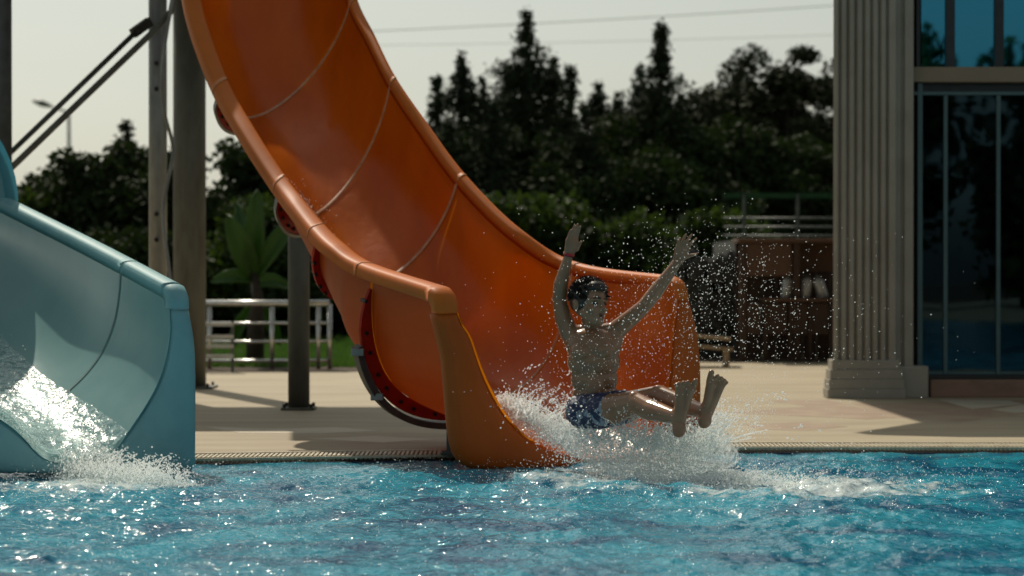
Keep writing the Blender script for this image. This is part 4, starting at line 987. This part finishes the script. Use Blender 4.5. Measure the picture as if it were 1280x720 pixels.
b = Blob(); b.chain([(H(-.019, .077, -.046), .0036), (H(0, .0855, -.044), .0052), (H(.019, .077, -.046), .0036)], 8).chain([(H(-.018, .075, -.057), .0036), (H(0, .084, -.061), .0058), (H(.018, .075, -.057), .0036)], 8)
b.fuse('lips', M['lip'], boy, .0014, 1)
b = Blob(); b.ell(H(0, .076, -.051), (.017, .0085, .0058), HM); b.fuse('mouth', M['mouth'], boy, .0014, 0)
# hair: a cap plus short wet tufts
hb = Blob(); hb.ell(H(0, -.018, .034), (.081, .094, .089), HM).ell(H(0, .038, .078), (.055, .048, .036), HM)
for sx in (-1, 1): hb.ell(H(sx*.062, -.020, .014), (.022, .052, .052), HM)
rng = np.random.default_rng(3)
for k in range(90):
    th, ph = rng.uniform(0, 2*PI), rng.uniform(-.1, PI/2)
    c = np.array([math.cos(th)*math.cos(ph)*.079, math.sin(th)*math.cos(ph)*.092-.018, math.sin(ph)*.088+.034])
    if c[1] > .045 and c[2] < .075: continue
    hb.ell(H(*c), (.012, .014, .010), HM)
def hairpost(v):
    q = (v - np.array(hc)) @ np.array(HM) / HS            # local coordinates
    front = (q[:, 1] > .048) & (q[:, 2] < .066)
    lowm = q[:, 2] < -.035
    v = v - np.outer(np.where(front, np.minimum((q[:, 1]-.048)*1.4+.006, .04), 0), np.array(fw)); 
    return v + np.outer(np.where(lowm, (-.035-q[:, 2])*.8, 0), np.array(upv))
hair = hb.fuse('hair', M['hair'], boy, .0045, 1, post=hairpost)
tv, tf = [], []
for k in range(1700):
    th, ph = rng.uniform(0, 2*PI), math.asin(rng.uniform(-.15, 1))
    nx_, ny_, nz_ = math.cos(th)*math.cos(ph), math.sin(th)*math.cos(ph), math.sin(ph)
    c = np.array([nx_*.082, ny_*.096-.016, nz_*.092+.034])
    if c[1] > .048 and c[2] < .070: continue
    nrm = rt*nx_ + fw*ny_ + upv*nz_; p = H(*c); dr = (nrm*.75 + fw*rng.uniform(-.2, .7) + rt*rng.uniform(-.5, .5) + upv*rng.uniform(-.3, .4)).normalized()
    sd = nrm.cross(dr); sd = sd.normalized() if sd.length > .01 else rt; L = rng.uniform(.012, .027)
    i = len(tv); tv += [p - sd*.0035 - nrm*.004, p + sd*.0035 - nrm*.004, p + dr*L, p + nrm*.003]; tf += [(i, i+1, i+2), (i, i+2, i+3), (i+1, i+3, i+2)]
tag(mk('hair_tufts', [tuple(q) for q in tv], tf, M['hair'], hair), kind='stuff')
# shorts
hscale(1.0)
sb_ = Blob()
sb_.ell(P(744, 513, 12.15), (.134, .099, .082)).ell(P(743, 503, 12.14), (.128, .092, .060))
sb_.chain([(hR, .092), (P(757, 513, 12.0), .091)]).chain([(hL, .092), (P(778, 509, 12.05), .089)])
def shpost(v):
    d = np.array([mnoise.noise(Vector(q)*22) + .5*mnoise.noise(Vector(q)*50) for q in v]); c = v - np.array(hipc); c /= np.linalg.norm(c, axis=1)[:, None]
    return v + c*(d*.006)[:, None]
sb_.fuse('swim_shorts', M['shorts'], boy, .006, 2, post=shpost)
# wristband
d = (wrR - P(708, 333, 12.11)).normalized(); c = wrR + d*.0; a_ = d.orthogonal().normalized(); b_ = d.cross(a_); A = []
for s_, r_ in ((-.008, .0250), (-.008, .0285), (.008, .0285), (.008, .0250)):
    A.append([c + d*s_ + (a_*math.cos(2*PI*k/28)+b_*math.sin(2*PI*k/28))*r_ for k in range(28)])
A.append(A[0]); wb = gridmesh('wristband', np.array([[tuple(q) for q in r_] for r_ in A]), M['band'], boy, wrap=True)

# ---------------------------------------------------------------- splashes and spray
def drop_material():
    m = bpy.data.materials.new('water_drops'); m.use_nodes = True; t = m.node_tree; b = t.nodes['Principled BSDF']
    b.inputs['Base Color'].default_value = (.92,.95,.95,1); b.inputs['Roughness'].default_value = .12; b.inputs['IOR'].default_value = 1.33; b.inputs['Specular IOR Level'].default_value = .6
    tr = t.nodes.new('ShaderNodeBsdfTranslucent'); tr.inputs[0].default_value = (.97,.98,.97,1)
    tp = t.nodes.new('ShaderNodeBsdfTransparent'); tp.inputs[0].default_value = (.95,.98,.99,1)
    m1 = t.nodes.new('ShaderNodeMixShader'); m1.inputs[0].default_value = .85; m2 = t.nodes.new('ShaderNodeMixShader'); m2.inputs[0].default_value = .22
    t.links.new(b.outputs[0], m1.inputs[1]); t.links.new(tr.outputs[0], m1.inputs[2]); t.links.new(m1.outputs[0], m2.inputs[1]); t.links.new(tp.outputs[0], m2.inputs[2])
    t.links.new(m2.outputs[0], t.nodes['Material Output'].inputs[0]); return m
M['drops'] = drop_material()
bm = bmesh.new(); bmesh.ops.create_icosphere(bm, subdivisions=1, radius=1); ICO_V = np.array([q.co[:] for q in bm.verts]); ICO_F = np.array([[q.index for q in f.verts] for f in bm.faces]); bm.free()
def drops(name, C, r, label, cat='splash', vel=None, stretch=1.0):
    n = len(C); V = ICO_V[None]*r[:, None, None]
    if vel is not None:
        u = vel/np.linalg.norm(vel, axis=1)[:, None]; dp = np.einsum('nij,nj->ni', V, u)
        V = V + dp[..., None]*u[:, None, :]*(stretch[:, None, None]-1)
    V = V + C[:, None]; F = (ICO_F[None] + (np.arange(n)*len(ICO_V))[:, None, None]).reshape(-1, 3)
    return tag(mk(name, V.reshape(-1, 3), F, M['drops'], smooth=True), label, cat, kind='stuff')
def px_np(px, py, D):
    X = (px-640)/FPX*D; Z = HC + (HOR-py)/FPX*D; return np.stack([X, D, Z], -1)
rng = np.random.default_rng(21)
# 1 foam burst where the boy leaves the chute
def burst(n, cx, cy_, sx, sy, D, sD, r0, r1, rng):
    px = rng.normal(cx, sx, n); py = rng.normal(cy_, sy, n); DD = rng.normal(D, sD, n); r = r0*(r1/r0)**(rng.random(n)**2.2); return px_np(px, py, DD), r
parts = []
def tri(n, poly, w_):  # points scattered round a ridge polyline, width per vertex
    seg_ = rng.random(n)*(len(poly)-1); i = seg_.astype(int); f = seg_-i; pl = np.array(poly, float); ww = np.array(w_, float)
    c = pl[i]*(1-f[:, None]) + pl[np.minimum(i+1, len(pl)-1)]*f[:, None]; s_ = ww[i]*(1-f)+ww[np.minimum(i+1, len(pl)-1)]*f
    return c + rng.normal(size=(n, 3))*np.stack([s_, s_*.8, s_/FPX*12*1.0], -1)
q = tri(6000, [(628,498,12.6),(652,516,12.5),(690,536,12.4),(722,548,12.25)], (5,8,11,12)); parts.append((px_np(*q.T), .0018*(2.6)**rng.random(len(q))))
q = tri(7500, [(700,540,12.15),(750,564,12.0),(800,570,11.9),(850,570,11.8),(892,560,11.8)], (15,24,23,19,14)); parts.append((px_np(*q.T), .0018*(3.0)**(rng.random(len(q))**1.5)))
q = tri(3200, [(790,540,12.05),(840,552,11.85),(880,545,11.75),(905,520,11.7)], (12,12,11,10)); parts.append((px_np(*q.T), .0018*(3.0)**(rng.random(len(q))**1.6)))
q = tri(6000, [(770,592,11.7),(850,598,11.6),(930,602,11.5),(1040,612,11.4)], (14,11,10,14)); q[:, 1] = np.minimum(q[:, 1], HOR+HC*FPX/q[:, 2]+1); parts.append((px_np(*q.T), .0018*(2.8)**(rng.random(len(q))**1.6)))
C = np.concatenate([p[0] for p in parts]); r = np.concatenate([p[1] for p in parts]); ok = (C[:, 2] > -.01)
drops('splash_foam', C[ok], r[ok], 'dense white foam burst bursting under the boy at the slide end')
# lacy aerated core and water ligaments thrown outwards
def foam_material():
    m = bpy.data.materials.new('aerated_foam'); m.use_nodes = True; t = m.node_tree; b = t.nodes['Principled BSDF']
    b.inputs['Base Color'].default_value = (.93,.96,.96,1); b.inputs['Roughness'].default_value = .22; b.inputs['IOR'].default_value = 1.33
    geo = t.nodes.new('ShaderNodeNewGeometry')
    def nz(sc, d):
        q = t.nodes.new('ShaderNodeTexNoise'); q.inputs['Scale'].default_value = sc; q.inputs['Detail'].default_value = d; q.inputs['Roughness'].default_value = .7; t.links.new(geo.outputs['Position'], q.inputs['Vector']); return q
    n1, n2 = nz(38, 6), nz(110, 4)
    bp = t.nodes.new('ShaderNodeBump'); bp.inputs['Strength'].default_value = 1; bp.inputs['Distance'].default_value = .008; t.links.new(n2.outputs['Fac'], bp.inputs['Height']); t.links.new(bp.outputs[0], b.inputs['Normal'])
    tr = t.nodes.new('ShaderNodeBsdfTranslucent'); tr.inputs[0].default_value = (.97,.98,.97,1); tp = t.nodes.new('ShaderNodeBsdfTransparent')
    m1 = t.nodes.new('ShaderNodeMixShader'); m1.inputs[0].default_value = .6; m2 = t.nodes.new('ShaderNodeMixShader')
    mr = t.nodes.new('ShaderNodeMapRange'); mr.inputs['From Min'].default_value = .42; mr.inputs['From Max'].default_value = .60; mr.inputs['To Min'].default_value = .06; mr.inputs['To Max'].default_value = .7
    t.links.new(n1.outputs['Fac'], mr.inputs['Value']); t.links.new(b.outputs[0], m1.inputs[1]); t.links.new(tr.outputs[0], m1.inputs[2])
    t.links.new(mr.outputs[0], m2.inputs[0]); t.links.new(tp.outputs[0], m2.inputs[1]); t.links.new(m1.outputs[0], m2.inputs[2]); t.links.new(m2.outputs[0], t.nodes['Material Output'].inputs[0]); return m
M['foam'] = foam_material()
def foamcore(ridges, label, seed, amp=.03, vox=.011):
    rg = np.random.default_rng(seed); b = Blob()
    for poly, ww, n in ridges:
        q = tri_r(rg, n, poly, ww); c = px_np(*q.T)
        for k in range(n):
            rr = ww[0]/FPX*12*rg.uniform(.5, 1.15); cz = c[k].copy(); cz[2] = max(cz[2], -.02); b.ell(cz, (rr*1.3, rr, rr*rg.uniform(.7, 1.3)))
    def post(v):
        d = np.array([mnoise.noise(Vector(p)*9)*.6 + mnoise.noise(Vector(p)*22)*.5 + abs(mnoise.noise(Vector(p)*48))*.4 for p in v])
        c = v.mean(axis=0); u = v-c; u /= np.linalg.norm(u, axis=1)[:, None]; u[:, 2] += .5; return v + u*(d*amp)[:, None]
    p0 = px_np(np.array([float(ridges[0][0][0][0])]), np.array([float(ridges[0][0][0][1])]), np.array([float(ridges[0][0][0][2])]))[0]
    o = b.fuse('splash_foam', M['foam'], None, vox, 1, root=tuple(p0), post=post)
    return tag(o, label, 'splash', kind='stuff')
def tri_r(rg, n, poly, w_):
    seg_ = rg.random(n)*(len(poly)-1); i = seg_.astype(int); f = seg_-i; pl = np.array(poly, float)
    return pl[i]*(1-f[:, None]) + pl[np.minimum(i+1, len(pl)-1)]*f[:, None] + rg.normal(size=(n, 3))*np.array([w_[1], w_[1]*.6, w_[1]/FPX*12])
foamcore([([(636,512,12.5),(690,540,12.4),(730,556,12.2)], (10, 6), 26), ([(715,560,12.1),(790,572,11.95),(870,572,11.85),(892,568,11.8)], (16, 9), 46), ([(740,588,11.9),(880,592,11.8),(960,600,11.6)], (7, 5), 26)], 'soft white aerated water heaped under the boy\'s legs', 4)
def ligaments(name, origin_poly, n, seed, speed, label, up=(.9, 2.0), side=.9):
    rg = np.random.default_rng(seed); mb = MB(); cc, rr, vv, st = [], [], [], []
    for k in range(n):
        q = tri_r(rg, 1, origin_poly, (0, 6))[0]; p = px_np(q[:1], q[1:2], q[2:3])[0]
        v = np.array([rg.normal(.35, side), rg.normal(-.3, .6), rg.uniform(*up)])*speed; T = rg.uniform(.06, .20); m_ = rg.integers(5, 9)
        pts = []
        for j in range(m_):
            t_ = T*j/(m_-1)*.6; pts.append(p + v*t_ + np.array([0, 0, -4.9*t_*t_]) + rg.normal(0, .003, 3))
        r0 = rg.uniform(.002, .006); mb.tube(pts, r0, 6, radii=[r0*(1.25 - 1.05*j/(m_-1))*rg.uniform(.6, 1.3) for j in range(m_)])
        for j in range(rg.integers(6, 16)):
            t_ = T*rg.uniform(.4, 1.5); c = p + v*t_ + np.array([0, 0, -4.9*t_*t_]) + rg.normal(0, .008, 3); cc.append(c); rr.append(rg.uniform(.0015, .0045)); vv.append(v + np.array([0, 0, -9.8*t_])); st.append(rg.uniform(1, 2.4))
    o = mb.build('water_strands', M['drops'], smooth=True); tag(o, label, 'splash', kind='stuff')
    cc = np.array(cc); ok = cc[:, 2] > 0; drops('water_spray', cc[ok], np.array(rr)[ok], label.replace('strands', 'flung drops'), 'spray', np.array(vv)[ok], np.array(st)[ok])
ligaments('water_strands', [(640,510,12.4),(720,545,12.2),(800,560,11.9),(900,560,11.8)], 170, 31, 1.15, 'thin water strands thrown up around the boy\'s hips and feet')
ligaments('water_strands', [(60,585,11.95),(150,585,11.8),(220,600,11.6)], 60, 32, .7, 'thin water strands splashing below the blue slide')
foamcore([([(55,592,11.95),(110,590,11.85),(170,598,11.7)], (9, 6), 34)], 'soft white water churning at the foot of the blue slide', 6)
# 2 airborne spray
n = 5200
ang = rng.uniform(0, 2*PI, n); parts = []
px = np.concatenate([rng.normal(790, 75, 500), rng.normal(905, 65, 1100), rng.normal(930, 100, 600), rng.uniform(600, 1130, 250), rng.normal(745, 35, 500), rng.normal(860, 50, 350)])
py = np.concatenate([rng.normal(430, 65, 500), rng.normal(385, 55, 1100), rng.normal(430, 65, 600), rng.uniform(240, 590, 250), rng.normal(440, 50, 500), rng.normal(335, 35, 350)])
k = (py > 235+np.abs(px-850)*.12) & (py < 590); px, py = px[k], py[k]; D = rng.normal(11.75, .35, len(px)); D = np.clip(D, 10.8, 12.5)
r = .0012*(2.9)**(rng.random(len(px))**2.2)
C = px_np(px, py, D); vel = C - px_np(np.array([790.]), np.array([560.]), np.array([12.0])) + np.array([0, 0, -.15])
drops('water_spray', C, r, 'fine backlit water drops flying around the boy', 'spray', vel, rng.uniform(1, 1.5, len(px)))
q = tri(900, [(905,560,11.7),(930,535,11.7),(940,505,11.75)], (9,12,14)); drops('water_spray', px_np(*q.T), .001*(2.6)**rng.random(len(q)), 'small water drops kicked up right of the boy\'s feet', 'spray')
# 3 foam under the blue slide and the white water on its chute
q = tri(7000, [(60,590,11.9),(110,592,11.8),(160,596,11.6),(225,606,11.4)], (10,14,14,14)); q[:, 1] = np.minimum(q[:, 1], HOR+HC*FPX/q[:, 2]+1)
q2 = tri(3000, [(100,560,12.05),(118,575,12.0),(135,582,11.95)], (15,14,9)); q = np.concatenate([q, q2]); C = px_np(*q.T); ok = C[:, 2] > -.01
drops('splash_foam', C[ok], .0022*(2.8)**(rng.random(ok.sum())**1.6), 'sparkling white foam where the blue slide pours into the pool')
cc = []
for k in range(2600):
    v = rng.random()**.8*1.5; u = np.clip(rng.normal(.42, .085), .22, .62); p = bs.pt(v, u); cc.append((p.x + rng.normal(0, .01), p.y, p.z + abs(rng.normal(.03, .035))))
drops('splash_foam', np.array(cc), .002*(2.4)**rng.random(len(cc)), 'white bubbling water grains rushing down the blue chute')
cc = []  # pale drops standing in for the glints of the running water
for k in range(4200):
    v = .1+rng.random()*5.6; u = np.clip(rng.normal(.42-.03*v, .06), .16, .6); p = sl.pt(v, u); cc.append((p.x, p.y - .01, p.z + abs(rng.normal(.015, .02))))
drops('water_spray', np.array(cc), .0016*(2.0)**rng.random(len(cc)), 'small pale drops added as sparkle on the orange chute water', 'spray')
# 4 low splash drops, plus pale drops scattered as sun glints on the pool
n = 24000; X = rng.uniform(-2.7, 2.7, n); Y = 7.6 + rng.random(n)**.8*5.0
wgt = .14 + np.exp(-((X-1.0)/1.0)**2-((Y-11.4)/1.0)**2) + .8*np.exp(-((X+2.0)/.6)**2-((Y-11.2)/.8)**2); k = rng.random(n) < wgt; X, Y = X[k], Y[k]
drops('water_spray', np.stack([X, Y, np.abs(rng.normal(.01, .03, len(X)))+.005], -1), .0013*(2.4)**(rng.random(len(X))**2), 'low drops over the pool, those away from the splashes added as sun sparkle', 'spray')
